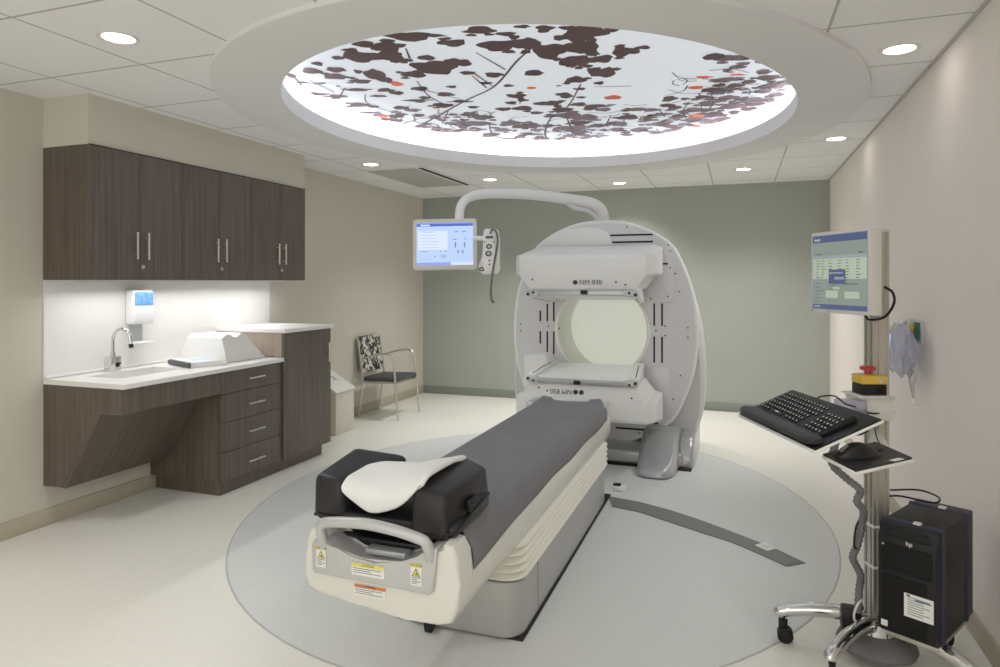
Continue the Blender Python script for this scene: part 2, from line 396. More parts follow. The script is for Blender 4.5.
LEAVES = [(-1.74, 3.35, 0.14, 0.09), (-1.56, 3.53, 0.09, 0.07), (-1.33, 3.4, 0.09, 0.07), (-1.22, 3.5, 0.06, 0.04), (-1.33, 3.66, 0.12, 0.11), (-1.17, 3.69, 0.09, 0.12), (-1.1, 3.43, 0.05, 0.03), (-1.0, 3.5, 0.05, 0.07), (-0.84, 3.67, 0.1, 0.13), (-1.06, 3.86, 0.11, 0.17), (-0.93, 4.07, 0.1, 0.12), (-0.85, 3.86, 0.09, 0.12), (-0.86, 4.12, 0.04, 0.03), (-1.94, 3.46, 0.08, 0.12), (-2.0, 3.6, 0.09, 0.1), (-1.94, 3.71, 0.04, 0.04), (-1.84, 3.89, 0.16, 0.17), (-2.03, 3.98, 0.09, 0.09), (-1.64, 3.87, 0.07, 0.08), (-1.68, 4.07, 0.06, 0.05), (-1.53, 4.17, 0.07, 0.07), (-1.27, 4.22, 0.07, 0.08), (-1.04, 4.45, 0.06, 0.08), (-1.65, 4.32, 0.05, 0.04), (-1.52, 4.43, 0.04, 0.04), (-1.19, 4.55, 0.02, 0.02), (-1.22, 4.77, 0.06, 0.06), (-0.89, 4.32, 0.04, 0.12), (-2.35, 4.33, 0.06, 0.06), (-2.14, 4.29, 0.07, 0.07), (-2.03, 4.48, 0.07, 0.07), (-1.91, 4.32, 0.04, 0.04), (-2.52, 4.71, 0.07, 0.07), (-2.3, 4.56, 0.1, 0.05), (-2.17, 4.75, 0.09, 0.09), (-2.21, 4.51, 0.05, 0.05), (-1.55, 4.69, 0.08, 0.08), (-1.54, 4.82, 0.05, 0.05), (-1.65, 4.86, 0.05, 0.06), (-1.77, 5.02, 0.07, 0.07), (-1.62, 5.05, 0.09, 0.09), (-1.99, 4.7, 0.09, 0.04), (-1.97, 4.88, 0.05, 0.05), (-2.09, 5.08, 0.08, 0.09), (-2.02, 5.22, 0.1, 0.11), (-2.27, 5.38, 0.11, 0.13), (-2.12, 5.4, 0.1, 0.11), (-1.43, 4.96, 0.07, 0.07), (-1.36, 4.97, 0.09, 0.09), (-1.33, 5.2, 0.09, 0.1), (-1.17, 5.08, 0.07, 0.07), (-1.11, 5.24, 0.07, 0.07), (-1.33, 5.4, 0.11, 0.12), (-1.47, 5.35, 0.07, 0.08), (-1.55, 5.22, 0.06, 0.06), (-1.73, 5.63, 0.1, 0.12), (-1.86, 5.47, 0.1, 0.11), (-2.02, 5.71, 0.08, 0.09), (-1.58, 5.68, 0.06, 0.07), (-1.3, 5.67, 0.09, 0.1), (-1.49, 5.83, 0.09, 0.11), (-1.4, 6.11, 0.06, 0.07), (-1.79, 6.11, 0.05, 0.07), (-1.52, 6.14, 0.05, 0.07), (-1.96, 6.04, 0.06, 0.08), (-0.79, 3.62, 0.13, 0.11), (-0.88, 3.85, 0.11, 0.12), (-0.99, 4.08, 0.08, 0.12), (-0.79, 4.09, 0.07, 0.09), (-0.64, 4.01, 0.09, 0.1), (-0.53, 3.97, 0.05, 0.04), (-0.84, 4.37, 0.09, 0.12), (-1.05, 4.46, 0.08, 0.09), (-0.91, 4.58, 0.04, 0.05), (-1.2, 4.82, 0.05, 0.08), (-1.11, 4.89, 0.04, 0.04), (-1.07, 4.67, 0.05, 0.04), (-1.05, 5.17, 0.11, 0.06), (-1.02, 5.3, 0.07, 0.07), (-1.32, 5.36, 0.09, 0.1), (-1.21, 5.5, 0.12, 0.13), (-1.3, 5.68, 0.09, 0.1), (-1.39, 5.87, 0.1, 0.12), (-1.18, 5.83, 0.08, 0.09), (-0.83, 5.38, 0.07, 0.07), (-0.76, 5.38, 0.09, 0.07), (-0.66, 5.44, 0.07, 0.07), (-0.87, 5.62, 0.1, 0.11), (-0.75, 5.76, 0.08, 0.1), (-1.04, 6.06, 0.06, 0.08), (-0.85, 6.13, 0.09, 0.11), (-0.63, 5.97, 0.09, 0.1), (-0.56, 6.23, 0.06, 0.08), (-0.49, 5.15, 0.06, 0.1), (-0.53, 5.34, 0.07, 0.07), (-0.38, 5.19, 0.04, 0.04), (-0.26, 5.18, 0.06, 0.06), (-0.16, 5.02, 0.11, 0.07), (-0.23, 5.42, 0.07, 0.07), (-0.14, 5.34, 0.06, 0.07), (-0.36, 5.55, 0.08, 0.09), (-0.25, 5.59, 0.07, 0.08), (-0.49, 5.75, 0.07, 0.08), (-0.36, 5.9, 0.08, 0.1), (-0.2, 5.76, 0.09, 0.12), (-0.04, 5.53, 0.11, 0.11), (0.02, 5.34, 0.06, 0.07), (-0.06, 5.27, 0.07, 0.08), (0.12, 5.41, 0.09, 0.09), (0.07, 5.66, 0.07, 0.08), (0.21, 5.05, 0.09, 0.1), (0.16, 5.17, 0.07, 0.07), (0.19, 4.84, 0.09, 0.08), (0.26, 5.3, 0.06, 0.07), (0.15, 5.69, 0.06, 0.06), (-2.04, 3.37, 0.07, 0.07), (-1.93, 3.45, 0.07, 0.1), (-1.81, 3.3, 0.05, 0.04), (-2.16, 3.56, 0.14, 0.12), (-2.0, 3.59, 0.09, 0.12), (-2.5, 3.57, 0.04, 0.05), (-2.62, 3.68, 0.07, 0.08), (-2.46, 3.71, 0.07, 0.07), (-2.54, 3.84, 0.09, 0.08), (-2.27, 3.89, 0.08, 0.15), (-2.44, 3.99, 0.08, 0.06), (-2.27, 4.0, 0.06, 0.07), (-2.81, 3.72, 0.03, 0.06), (-2.83, 3.87, 0.05, 0.02), (-2.73, 3.93, 0.05, 0.02), (-2.95, 3.98, 0.04, 0.04), (-2.65, 4.03, 0.02, 0.02), (-2.58, 4.15, 0.09, 0.05), (-2.38, 4.23, 0.07, 0.06), (-2.92, 4.15, 0.08, 0.05), (-2.8, 4.25, 0.08, 0.06), (-2.77, 4.52, 0.09, 0.08), (-2.51, 4.35, 0.07, 0.04), (-2.7, 4.59, 0.05, 0.05), (-2.96, 4.64, 0.05, 0.06), (-2.84, 4.75, 0.08, 0.03)]
ORANGE = [(-2.23, 4.12, 0.05, 0.06), (-1.38, 4.52, 0.04, 0.04), (-2.79, 4.91, 0.04, 0.04), (-0.22, 4.67, 0.06, 0.04), (-0.01, 4.69, 0.06, 0.03), (-0.29, 4.9, 0.06, 0.06), (-0.88, 4.96, 0.07, 0.08), (-0.33, 5.75, 0.08, 0.09), (-0.35, 6.13, 0.04, 0.05), (-2.23, 4.09, 0.04, 0.05), (-2.77, 4.88, 0.04, 0.03), (-2.89, 4.95, 0.03, 0.03)]
BRANCHES = [[(-1.16, 3.77), (-1.3, 3.94), (-1.62, 4.4), (-1.95, 4.67), (-2.44, 5.11), (-2.67, 5.3)], [(-1.48, 3.71), (-1.42, 4.07)], [(-1.67, 4.11), (-1.68, 4.41)], [(-2.07, 4.1), (-2.15, 4.44), (-2.14, 4.78)], [(-1.03, 4.54), (-1.26, 5.09), (-1.48, 5.4), (-1.67, 5.89), (-1.74, 6.19)], [(-2.17, 4.86), (-2.42, 5.28)], [(-2.04, 5.41), (-2.16, 5.84), (-2.11, 6.06)], [(-1.36, 5.49), (-1.45, 6.16)], [(-1.84, 3.5), (-1.9, 3.67)], [(-1.59, 4.89), (-1.49, 4.67)], [(-1.95, 4.67), (-2.12, 4.29)], [(-1.62, 4.4), (-1.64, 4.08)], [(-0.19, 5.1), (-0.19, 5.39), (-0.24, 5.59)], [(-0.6, 5.42), (-0.58, 5.67)], [(-0.36, 5.28), (-0.42, 5.53), (-0.42, 5.78)], [(-1.34, 5.35), (-1.48, 6.22)], [(0.02, 4.93), (0.13, 4.96)], [(-0.96, 4.64), (-0.71, 4.71)], [(-0.99, 5.47), (-1.11, 5.86)], [(-2.57, 4.26), (-2.67, 4.44), (-2.68, 4.63), (-2.61, 4.87)], [(-2.75, 3.83), (-2.76, 4.16)], [(-2.62, 4.07), (-2.83, 4.31)], [(-2.86, 3.85), (-2.73, 3.96)], [(-2.78, 3.68), (-2.87, 3.92)]]
# mural: pale oval panel printed with leaves, one flat piece
ZM = 2.86
b = MB()
mu = ell(r=1.70, **CI, n=96)
b.poly([(x,y,ZM) for x,y in reversed(mu)])
ca, sa = math.cos(math.radians(CI['deg'])), math.sin(math.radians(CI['deg']))
def inside(x, y, r=1.685):
    dx, dy = x-CI['cx'], y-CI['cy']; u = dx*ca+dy*sa; v = -dx*sa+dy*ca
    return math.hypot(u, v/CI['k']) < r
lc, ls = math.cos(.34371), math.sin(.34371)
rl = random.Random(3); zz = [ZM-.0015]
def leaf(x, y, hw, hd, mi, rot=None):
    ph = rl.uniform(0, 2*PI) if rot is None else rot; tip = rl.uniform(1.05, 1.4); notch = rl.uniform(.55, .9)
    w1, w2_ = rl.uniform(0,6), rl.uniform(0,6); pts = []
    zz[0] -= .000012
    for k in range(22):
        t = 2*PI*k/22
        r = .92+.10*math.sin(3*t+w1)+.06*math.sin(5*t+w2_)
        d = abs((t-ph+PI) % (2*PI)-PI)
        r *= 1+(tip-1)*max(0, 1-d/.35)
        d2 = abs((t-ph) % (2*PI)-PI)
        r *= 1-(1-notch)*max(0, 1-d2/.4)
        a, c = hw*r*math.cos(t), hd*r*math.sin(t)
        pts.append((x+a*lc-c*ls, y+a*ls+c*lc, zz[0]))
    if all(inside(p[0], p[1]) for p in pts): b.poly(list(reversed(pts)), mi)
    elif inside(x, y):
        q = []
        for p in pts:
            t = 1.
            while not inside(x+(p[0]-x)*t, y+(p[1]-y)*t) and t > 0: t -= .05
            q.append((x+(p[0]-x)*t, y+(p[1]-y)*t, p[2]))
        b.poly(list(reversed(q)), mi)
for x, y, hw, hd in LEAVES:
    far = 2 if (y > 5.2 and rl.random() < .6) else 1
    leaf(x, y, hw*1.0, hd*.88, far)
    if hw > .07:
        for _ in range(2):
            a = rl.uniform(0, 6.28); leaf(x+hw*1.1*math.cos(a), y+hd*1.1*math.sin(a), hw*.38, hd*.32, far)
for _ in range(240):                                   # small leaves in the thicket towards the far edge
    a = rl.uniform(.02, PI-.02); r = 1.70*math.sqrt(rl.uniform(.42, .98))
    u, v = r*math.cos(a), r*CI['k']*math.sin(a)
    s = rl.uniform(.03, .075); leaf(CI['cx']+u*ca-v*sa, CI['cy']+u*sa+v*ca, s, s*rl.uniform(.5, 1.1), rl.choice((1,2,2)))
for x, y, hw, hd in ORANGE: leaf(x, y, hw, hd*.8, 3)
def twig(pts, w):
    pts = smooth_path([(p[0],p[1],0) for p in pts], 4); zz[0] -= .00001; n = len(pts)
    for i in range(n-1):
        p, q = pts[i], pts[i+1]; d = (q-p).normalized(); nrm = V(-d.y, d.x, 0)
        wa = w*(1-.5*i/n); wb = w*(1-.5*(i+1)/n)
        if not (inside(p.x,p.y) and inside(q.x,q.y)): continue
        L = [p+nrm*wa, q+nrm*wb, q-nrm*wb, p-nrm*wa]
        b.poly([(v.x,v.y,zz[0]) for v in L], 1)
for i, l in enumerate(BRANCHES): twig(list(reversed(l)), .013 if i == 0 else (.011 if i in (4,6) else .008))
for _ in range(80):
    a = rl.uniform(.05, PI-.05); r = 1.70*math.sqrt(rl.uniform(.25, .9)); u, v = r*math.cos(a), r*CI['k']*math.sin(a)
    x, y = CI['cx']+u*ca-v*sa, CI['cy']+u*sa+v*ca; t = rl.uniform(0, 6.28); L = rl.uniform(.12, .3)
    twig([(x,y),(x+L*.5*math.cos(t),y+L*.5*math.sin(t)),(x+L*math.cos(t+.4),y+L*math.sin(t+.4))], .007)
o = b.build('ceiling_mural', [M['mural'], M['leaf'], M['leaf_far'], M['leaf_orange']], smooth=False)
for p in o.data.polygons:
    pass
tag(o, 'oval ceiling mural of maroon leaves and branches on pale sky in the recess', 'ceiling mural')
# LED line hidden in the cove
b = MB(); e1 = ell(r=1.625, **CI)
b.tube([(x,y,ZR+.05) for x,y in e1+[e1[0]]], .012, 8, False)
tag(b.build('cove_light_strip', M['coveled']), 'glowing light strip tucked behind the lip of the oval ceiling recess', 'light strip')

# ------------------------------------------------------------------ downlights
def spot(loc, e, size=2.7, blend=1., rad=.09, col=(1.,.99,.97)):
    l = bpy.data.lights.new('downlight_beam', 'SPOT'); l.energy = e; l.spot_size = size; l.spot_blend = blend; l.shadow_soft_size = rad; l.color = col
    o = bpy.data.objects.new('downlight_beam', l); COL.objects.link(o); o.location = loc; return o
def make_downlight(loc, label):
    t = thing('downlight', label, 'downlight', loc, 0, 'round recessed ceiling downlights')
    b = MB(); b.lathe([(.066,-.001),(.07,-.005),(.086,-.005),(.088,0)], n=32); b.build('trim_ring', M['led_trim'], t, world=False)
    b = MB(); b.lathe([(.0005,-.003),(.067,-.0025)], n=32); b.build('lens', M['led'], t, world=False)
    return t
DL = [((-2.651,2.27),'round downlight in the ceiling tile left of the oval, nearest the upper cabinets corner'),
      ((.719,3.635),'round downlight in the right-hand ceiling, the large near one beside the right wall'),
      ((-3.275,5.529),'round downlight beyond the oval near the left wall, beside the grey ceiling vent'),
      ((-2.548,6.796),'round downlight above the curved arm of the hanging display'),
      ((-1.267,7.529),'round downlight above the scanner top, closest to the back wall'),
      ((.041,7.002),'round downlight right of the scanner, before the back wall'),
      ((.707,5.748),'smaller round downlight beyond the oval beside the right wall')]
first = None
for (x, y), lab in DL:
    if first is None: o = first = make_downlight((x,y,HC), lab)
    else: o = copy_tree(first); o.location = (x,y,HC); o['label'] = lab
    e_w, c_w = (46, 1.25) if (x > .6 or x < -3) else ((48, 1.9) if y < 5 else (85, 2.2))
    s_ = spot((x,y,HC-.03), e_w, c_w)
    if x > .6: s_.rotation_euler = (0,math.radians(38),0)
    if x < -3: s_.rotation_euler = (0,math.radians(-24),0)
for x, y in ((-2.6,.2),(-.9,.2),(.3,1.2),(-2.6,-1.6),(-.9,-1.6),(.4,-1.4)):  # extra downlights out of view, added to light the near room
    o = copy_tree(first); o.location = (x,y,HC); o['label'] = 'added round downlight in the unseen near part of the ceiling'
    spot((x,y,HC-.03), 34, 2.1)

# ceiling return vent with dark slot
t = thing('ceiling_vent', 'flat grey ceiling vent panel with a dark slot along its right side', 'vent', (-3.2,6.45,HC))
b = MB(); b.box((-3.52,5.87,HC-.006),(-2.99,7.06,HC+.0), .002); b.build('panel', M['vent'], t)
b = MB(); b.box((-2.95,5.87,HC-.005),(-2.905,7.08,HC)); b.build('slot', M['slot'], t)

# ------------------------------------------------------------------ casework
XF = -3.587
def upper(y0, y1, label):
    c = (y0+y1)/2
    t = thing('wall_cabinet', label, 'cabinet', (XL, c, 1.494), 0, 'dark wood wall cabinets over the counter')
    b = MB(); b.box((XL+.001,y0+.0005,1.494),(XF-.02,y1-.0005,2.29), .001); b.build('carcass', M['wood_dark'], t, smooth=False)
    b = MB(); b.box((XF-.018,y0,2.289),(XF+.001,y1,2.296)); b.build('top_shadow_line', M['slot'], t, smooth=False)  # black strip painting the shadow line above the cabinet
    for s, (a, e) in enumerate(((y0+.002, c-.002), (c+.002, y1-.002))):
        b = MB(); b.box((XF-.019,a,1.495),(XF,e,2.29), .0015, 1); d = b.build('door', M['wood'], t, smooth=False)
        hy = c-.042 if s == 0 else c+.042
        b = MB(); b.cyl((XF+.03,hy,1.625),(XF+.03,hy,1.795), .0062, 10)
        for z in (1.655, 1.765): b.cyl((XF-.001,hy,z),(XF+.03,hy,z), .0045, 8)
        b.build('handle', M['steel'], d)
        if s == 1:
            b = MB(); b.cyl((XF-.001,c+.022,1.578),(XF+.006,c+.022,1.578), .012, 16); b.build('lock', M['steel'], d)
    return t
upper(2.881, 3.575, 'dark wood two-door wall cabinet nearest the viewer, above the sink')
upper(3.575, 4.262, 'dark wood two-door wall cabinet in the middle, above the binder')
upper(4.262, 4.946, 'dark wood two-door wall cabinet at the far end, above the tall base cabinet')
# exposed side panel of the first cabinet is laminate too
b = MB(); b.box((XL+.001,2.879,1.494),(XF,2.8812,2.293)); b.build('end_panel', M['wood'], [o for o in COL.objects if o.name.startswith('wall_cabinet')][0], smooth=False)

t = thing('backsplash', 'plain white backsplash panel on the wall under the upper cabinets', 'backsplash', (XL, 3.9, .893))
b = MB(); b.box((XL+.0005,2.881,.893),(XL+.006,4.948,1.494)); b.build('panel', M['backsplash'], t, smooth=False)
b = MB(); b.box((XL+.006,2.881,.894),(XL+.024,4.30,.912), .006); b.build('curb', M['solid_white'], t)

CT = .893; CX = -3.321
# countertop with an integral basin
t = thing('countertop', 'white solid-surface countertop with an integral sink basin', 'countertop', (-3.65,3.6,.863))
b = MB()
y0, y1, sx0, sx1, sy0, sy1 = 2.878, 4.312, -3.835, -3.545, 3.05, 3.57
b.box((XL+.006,y0,CT-.03),(sx0,y1,CT), 0); b.box((sx1,y0,CT-.03),(CX,y1,CT), .003)
b.box((sx0,y0,CT-.03),(sx1,sy0,CT)); b.box((sx0,sy1,CT-.03),(sx1,y1,CT))
b.build('slab', M['solid_white'], t, smooth=False)
b = MB(); T = bmesh.new()
rim = [(sx0,sy0,CT-.001),(sx1,sy0,CT-.001),(sx1,sy1,CT-.001),(sx0,sy1,CT-.001)]; bot = [(sx0+.03,sy0+.04,CT-.12),(sx1-.03,sy0+.04,CT-.12),(sx1-.03,sy1-.04,CT-.12),(sx0+.03,sy1-.04,CT-.12)]
b.poly(bot)
for k in range(4): b.poly([rim[k],rim[(k+1)%4],bot[(k+1)%4],bot[k]])
b.build('basin', M['basin'], t, smooth=False)
# sink enclosure
t = thing('sink_enclosure', 'dark wood knee-space sink cabinet with a slanted front under the counter', 'cabinet', (-3.7,3.27,.25))
prof = [(XL+.001,.862),(-3.342,.862),(-3.342,.716),(-3.523,.706),(-3.815,.252),(XL+.001,.246)]
b = MB(); b.prism([(x,2.881,z) for x,z in prof], (0,.02,0)); b.build('side_panel', M['wood'], t, smooth=False)
b = MB(); b.box((-3.36,2.8805,.716),(-3.338,3.662,.862), .001,1); b.build('apron', M['wood'], t, smooth=False)
b = MB(); b.prism([(-3.527,2.8795,.722),(-3.500,2.8795,.704),(-3.792,2.8795,.246),(-3.818,2.8795,.252)], (0,.783,0), .0015,1)
b.build('slanted_panel', M['wood_slant'], t, smooth=False)
b = MB(); b.prism([(-3.522,2.8803,.712),(-3.527,2.8803,.712),(-3.822,2.8803,.25),(-3.815,2.8803,.25)], (0,.002,0)); b.build('panel_gap_shadow', M['slot'], t, smooth=False)  # black sliver painting the shadow line between side and slanted panel
# drawer cabinet
t = thing('drawer_cabinet', 'dark wood base cabinet with four drawers between sink and tall cabinet', 'cabinet', (-3.65,3.98,0))
b = MB(); b.box((XL+.001,3.664,.1),(-3.362,4.309,.862)); b.build('carcass', M['wood'], t, smooth=False)
b = MB(); b.box((-3.3622,3.666,.103),(-3.3605,4.308,.860)); b.build('gap_darkener', M['wood_dark'], t, smooth=False)  # dark sheet behind the drawers, put in to darken their gaps
b = MB(); b.box((XL+.013,3.70,0),(-3.385,4.309,.1)); b.build('toe_kick', M['wood'], t, smooth=False)
zs = [.858,.706,.507,.302,.102]
for k in range(4):
    b = MB(); b.box((-3.36,3.6675,zs[k+1]+.002),(-3.34,4.3055,zs[k]-.002), .0015,1); d = b.build('drawer', M['wood'], t, smooth=False)
    z = (.788,.606,.406,.19)[k]
    b = MB(); b.cyl((-3.31,3.912,z),(-3.31,4.078,z), .006, 10)
    for y in (3.94,4.05): b.cyl((-3.341,y,z),(-3.31,y,z), .0045, 8)
    b.build('handle', M['steel'], d)
# tall cabinet and its top
t = thing('base_cabinet', 'tall dark wood base cabinet at the far end of the counter', 'cabinet', (-3.65,4.63,0))
b = MB(); b.box((XL+.001,4.313,.1),(-3.342,4.94,1.085)); b.build('carcass', M['wood'], t, smooth=False)
b = MB(); b.box((XL+.0015,4.3105,.90),(-3.345,4.3135,1.084)); b.build('side_panel', M['wood_pale'], t, smooth=False)
b = MB(); b.box((XL+.013,4.311,0),(-3.385,4.90,.1)); b.build('toe_kick', M['wood'], t, smooth=False)
b = MB(); b.box((-3.341,4.3105,.103),(-3.32,4.938,1.082), .0015,1); d = b.build('door', M['wood'], t, smooth=False)
b = MB(); b.cyl((-3.288,4.875,.80),(-3.288,4.875,.965), .0075, 10)
for z in (.83,.935): b.cyl((-3.321,4.875,z),(-3.288,4.875,z), .005, 8)
b.build('handle', M['steel'], d)
t = thing('cabinet_top', 'raised white slab top on the tall base cabinet', 'countertop', (-3.65,4.63,1.085))
b = MB(); b.box((XL+.006,4.295,1.085),(-3.298,4.955,1.115), .003); b.build('slab', M['solid_white'], t)
b = MB(); b.box((-3.85,4.50,1.115),(-3.60,4.75,1.119), .002); tag(b.build('paper_sheet', M['linen']), 'white sheet lying flat on the raised cabinet top', 'paper')
# faucet
FX, FY = -3.885, 3.285
t = thing('faucet', 'chrome gooseneck sensor faucet behind the sink', 'faucet', (FX,FY,CT))
b = MB(); b.box((FX-.035,FY-.04,CT),(FX+.035,FY+.04,CT+.10), .008); b.build('sensor_body', M['chrome'], t)
b = MB(); b.cyl((FX+.034,FY+.005,CT+.045),(FX+.038,FY+.005,CT+.045), .016, 14); b.build('sensor', M['black'], t)
path = [(FX,FY,CT+.10),(FX,FY,CT+.20)]+[(FX+.058-.058*math.cos(a),FY+.016*(1-math.cos(a)),CT+.205+.075*math.sin(a)) for a in [PI*k/10 for k in range(1,10)]]+[(FX+.119,FY+.034,CT+.17)]
b = MB(); b.tube(path, .0115, 12); b.cyl((FX,FY,CT+.095),(FX,FY,CT+.125), .018, 14); b.build('spout', M['chrome'], t)
b = MB(); b.cyl((FX+.118,FY+.033,CT+.182),(FX+.121,FY+.035,CT+.155), .0145, 14); b.build('aerator', M['black'], t)
# soap dispenser
t = thing('soap_dispenser', 'white wall soap dispenser with a blue window above the faucet', 'soap dispenser', (XL,3.53,1.06))
W0 = XL+.006
b = MB(); b.box((W0,3.445,1.19),(W0+.085,3.615,1.425), .016,3); b.build('housing', M['soap_white'], t)
b = MB(); b.box((W0+.02,3.452,1.315),(W0+.089,3.608,1.415), .012,3); b.build('window', M['soap_blue'], t)
b = MB(); b.box((W0,3.48,1.065),(W0+.012,3.58,1.205)); b.build('back_plate', M['soap_grey'], t)
b = MB(); b.box((W0,3.455,1.052),(W0+.09,3.61,1.068), .006); b.build('drip_tray', M['soap_white'], t)
# binder and foam bolster
t = thing('binder', 'white binder with a dark ribbed spine lying on the counter', 'binder', (-3.615,3.745,CT), math.radians(-112))
b = MB(); b.box((-.13,-.16,0),(.13,.16,.004), .002); b.box((-.13,-.16,.034),(.13,.16,.038), .002); b.build('cover', M['label_white'], t, world=False)
b = MB(); b.box((-.12,-.15,.004),(.125,.15,.034)); b.build('pages', M['linen'], t, world=False, smooth=False)
b = MB()
b.prism([(.125,-.165,.0),(.14,-.165,.004),(.147,-.165,.019),(.14,-.165,.036),(.125,-.165,.04)], (0,.33,0))
b.build('spine', M['text'], t, world=False)
b = MB(); b.box((-.09,-.10,.0382),(.06,.08,.0388)); b.build('cover_sheet', M['s_ink'], t, world=False, smooth=False)
P = []
for i in range(25):
    s = i/24; row = []
    yt = 3.885+s*.245; ybm = 3.88+s*.418; h = .188+.014*math.sin(s*PI*3.2-1.0)
    for k in range(7):
        q = k/6; row.append((-3.485-.05*q, ybm+(yt-ybm)*q, CT+.002+h*q))
    for k in range(7):
        q = k/6; row.append((-3.86-.07*q, yt+(ybm-yt)*q, CT+.002+h*(1-q)))
    P.append(row)
b = MB(); b.grid(P, closed_v=True, caps=True)
tag(b.build('foam_bolster', M['foam'], angle=50), 'white trapezoid foam leg bolster with a wavy top on the counter', 'bolster')

# ------------------------------------------------------------------ bin
t = thing('waste_bin', 'pale grey upright bin with a slanted white lid beside the tall cabinet', 'bin', (-3.78,5.66,0))
b = MB(); b.hexa([(-3.95,5.50,0),(-3.64,5.50,0),(-3.64,5.82,0),(-3.95,5.82,0),(-3.95,5.50,.47),(-3.64,5.50,.40),(-3.64,5.82,.40),(-3.95,5.82,.47)], .006); b.build('body', M['bin'], t)
b = MB(); b.hexa([(-3.955,5.485,.595),(-3.63,5.485,.405),(-3.63,5.835,.405),(-3.955,5.835,.595),(-3.95,5.485,.61),(-3.622,5.485,.42),(-3.622,5.835,.42),(-3.95,5.835,.61)], .004)
b.hexa([(-3.95,5.50,.46),(-3.65,5.50,.392),(-3.65,5.82,.392),(-3.95,5.82,.46),(-3.95,5.50,.60),(-3.65,5.50,.425),(-3.65,5.82,.425),(-3.95,5.82,.60)])
lid = b.build('lid', M['bin_lid'], t)
sl = math.atan2(.19, .328); LM = frame((-3.79,5.66,.5172), (0,1,0), (-math.cos(sl),0,math.sin(sl)))
for x, y, r in ((-.06,.13,.022),(.02,.04,.012),(.045,.02,.010),(.03,-.01,.012),(.06,-.03,.009)):
    b = MB(); b.lathe([(.0005,.004),(r,.004)], (x,y,0), 12, LM); b.build('lid_mark', M['black'], lid)

# ------------------------------------------------------------------ guest chair (faces +X)
t = thing('guest_chair', 'metal framed armchair with charcoal seat and black and white patterned back', 'chair', (-3.66,6.60,0))
x0, x1, ya, yb = -3.90, -3.43, 6.35, 6.85
for s, y in ((-1,ya),(1,yb)):
    b = MB(); b.tube([(x1,y,.005),(x1-.035,y,.43)], .011, 10); b.cyl((x1,y,0),(x1,y,.02), .014); b.build('leg', M['steel'], t)
    yi = y-s*.03
    b = MB(); b.tube([(x0-.03,yi,.005),(x0+.03,yi,.42)], .011, 10); b.cyl((x0-.03,yi,0),(x0-.03,yi,.02), .014); b.build('leg', M['steel'], t)
    b = MB(); b.tube(smooth_path([(x1-.034,y,.42),(x1-.05,y,.58),(x1-.075,y,.67),(x1-.13,y,.705),(x1-.27,y,.69),(x0+.02,yi,.64)], 5), .011, 10); b.build('armrest', M['steel'], t)
b = MB(); b.hexa([(x0+.02,ya+.02,.395),(x1-.015,ya+.015,.40),(x1-.015,yb-.015,.40),(x0+.02,yb-.02,.395),(x0+.02,ya+.02,.445),(x1-.02,ya+.015,.455),(x1-.02,yb-.015,.455),(x0+.02,yb-.02,.445)], .022,3); b.build('seat', M['seat'], t)
b = MB()
for y in (ya+.025,yb-.025): b.cyl((x0+.02,y,.385),(x1-.03,y,.39), .010, 8)
b.cyl((x1-.035,ya,.385),(x1-.035,yb,.385), .010, 8); b.build('seat_frame', M['steel'], t)
bk = frame((x0+.02,6.60,.50), (0,1,0), (-.16,0,1))
b = MB(); b.prism([(*p,-.008) for p in [(x, y+.185) for x, y in rrect(.46,.40,.03)]], (0,0,.016), .004, 1, bk, flat_only=True); b.build('backrest', M['weave'], t)
for s in (-1,1):
    b = MB(); b.tube([bk@V(s*.235,-.08,0), bk@V(s*.235,.37,0)], .011, 10); b.build('back_post', M['steel'], t)
# ------------------------------------------------------------------ scanner gantry
GX, GZ, GY = -1.12, 1.053, 5.75
Q = [(0,.947),(.17,.935),(.32,.893),(.47,.82),(.60,.715),(.675,.565),(.73,.42),(.77,.26),(.79,0)]
half = Q+[(x,-z) for x,z in reversed(Q[:-1])]
outl = smooth_path([(x,z,0) for x,z in half], 5)
outl = [(p.x,p.y) for p in outl]; outl = outl+[(-x,z) for x,z in reversed(outl[1:-1])]
def rad_at(o, a):
    dx, dz = math.cos(a), math.sin(a); best = 0
    for i in range(len(o)):
        (x1,z1),(x2,z2) = o[i], o[(i+1)%len(o)]
        den = dx*(z2-z1)-dz*(x2-x1)
        if abs(den) < 1e-12: continue
        t = (x1*(z2-z1)-z1*(x2-x1))/den; s = (x1*dz-z1*dx)/den
        if t > 0 and -1e-6 <= s <= 1+1e-6: best = max(best, t)
    return best
NA = 112
ang = [2*PI*k/NA for k in range(NA)]
RO = [(GX+rad_at(outl,a)*math.cos(a), GZ+rad_at(outl,a)*math.sin(a)) for a in ang]
RB = .402
RI = [(GX+RB*math.cos(a), GZ+.007+RB*math.sin(a)) for a in ang]
scan = thing('medical_scanner', 'large white ring-shaped medical scanner with two detector heads', 'scanner', (GX,6.0,0))
b = MB()
def loop(L, y): return [(x,y,z) for x,z in L]
b.grid([loop(RI,GY+.05), loop(RI,GY), loop(RO,GY), loop(RO,GY+.10)], closed_v=True)
rotor = b.build('rotor', M['gant_face'], scan)
b = MB(); b.tube(loop(RO+[RO[0]], GY+.012), .017, 10, False); b.build('rim', M['gant_white'], rotor)
b = MB()
b.grid([loop(RI,GY-.012), loop(RI,6.30)], closed_v=True); b.tube(loop(RI+[RI[0]], GY-.004), .016, 10, False); b.build('bore_liner', M['bore'], scan)
b = MB(); b.poly(list(reversed(loop(RI,6.29)))); b.build('bore_cover', M['membrane'], scan, smooth=False)
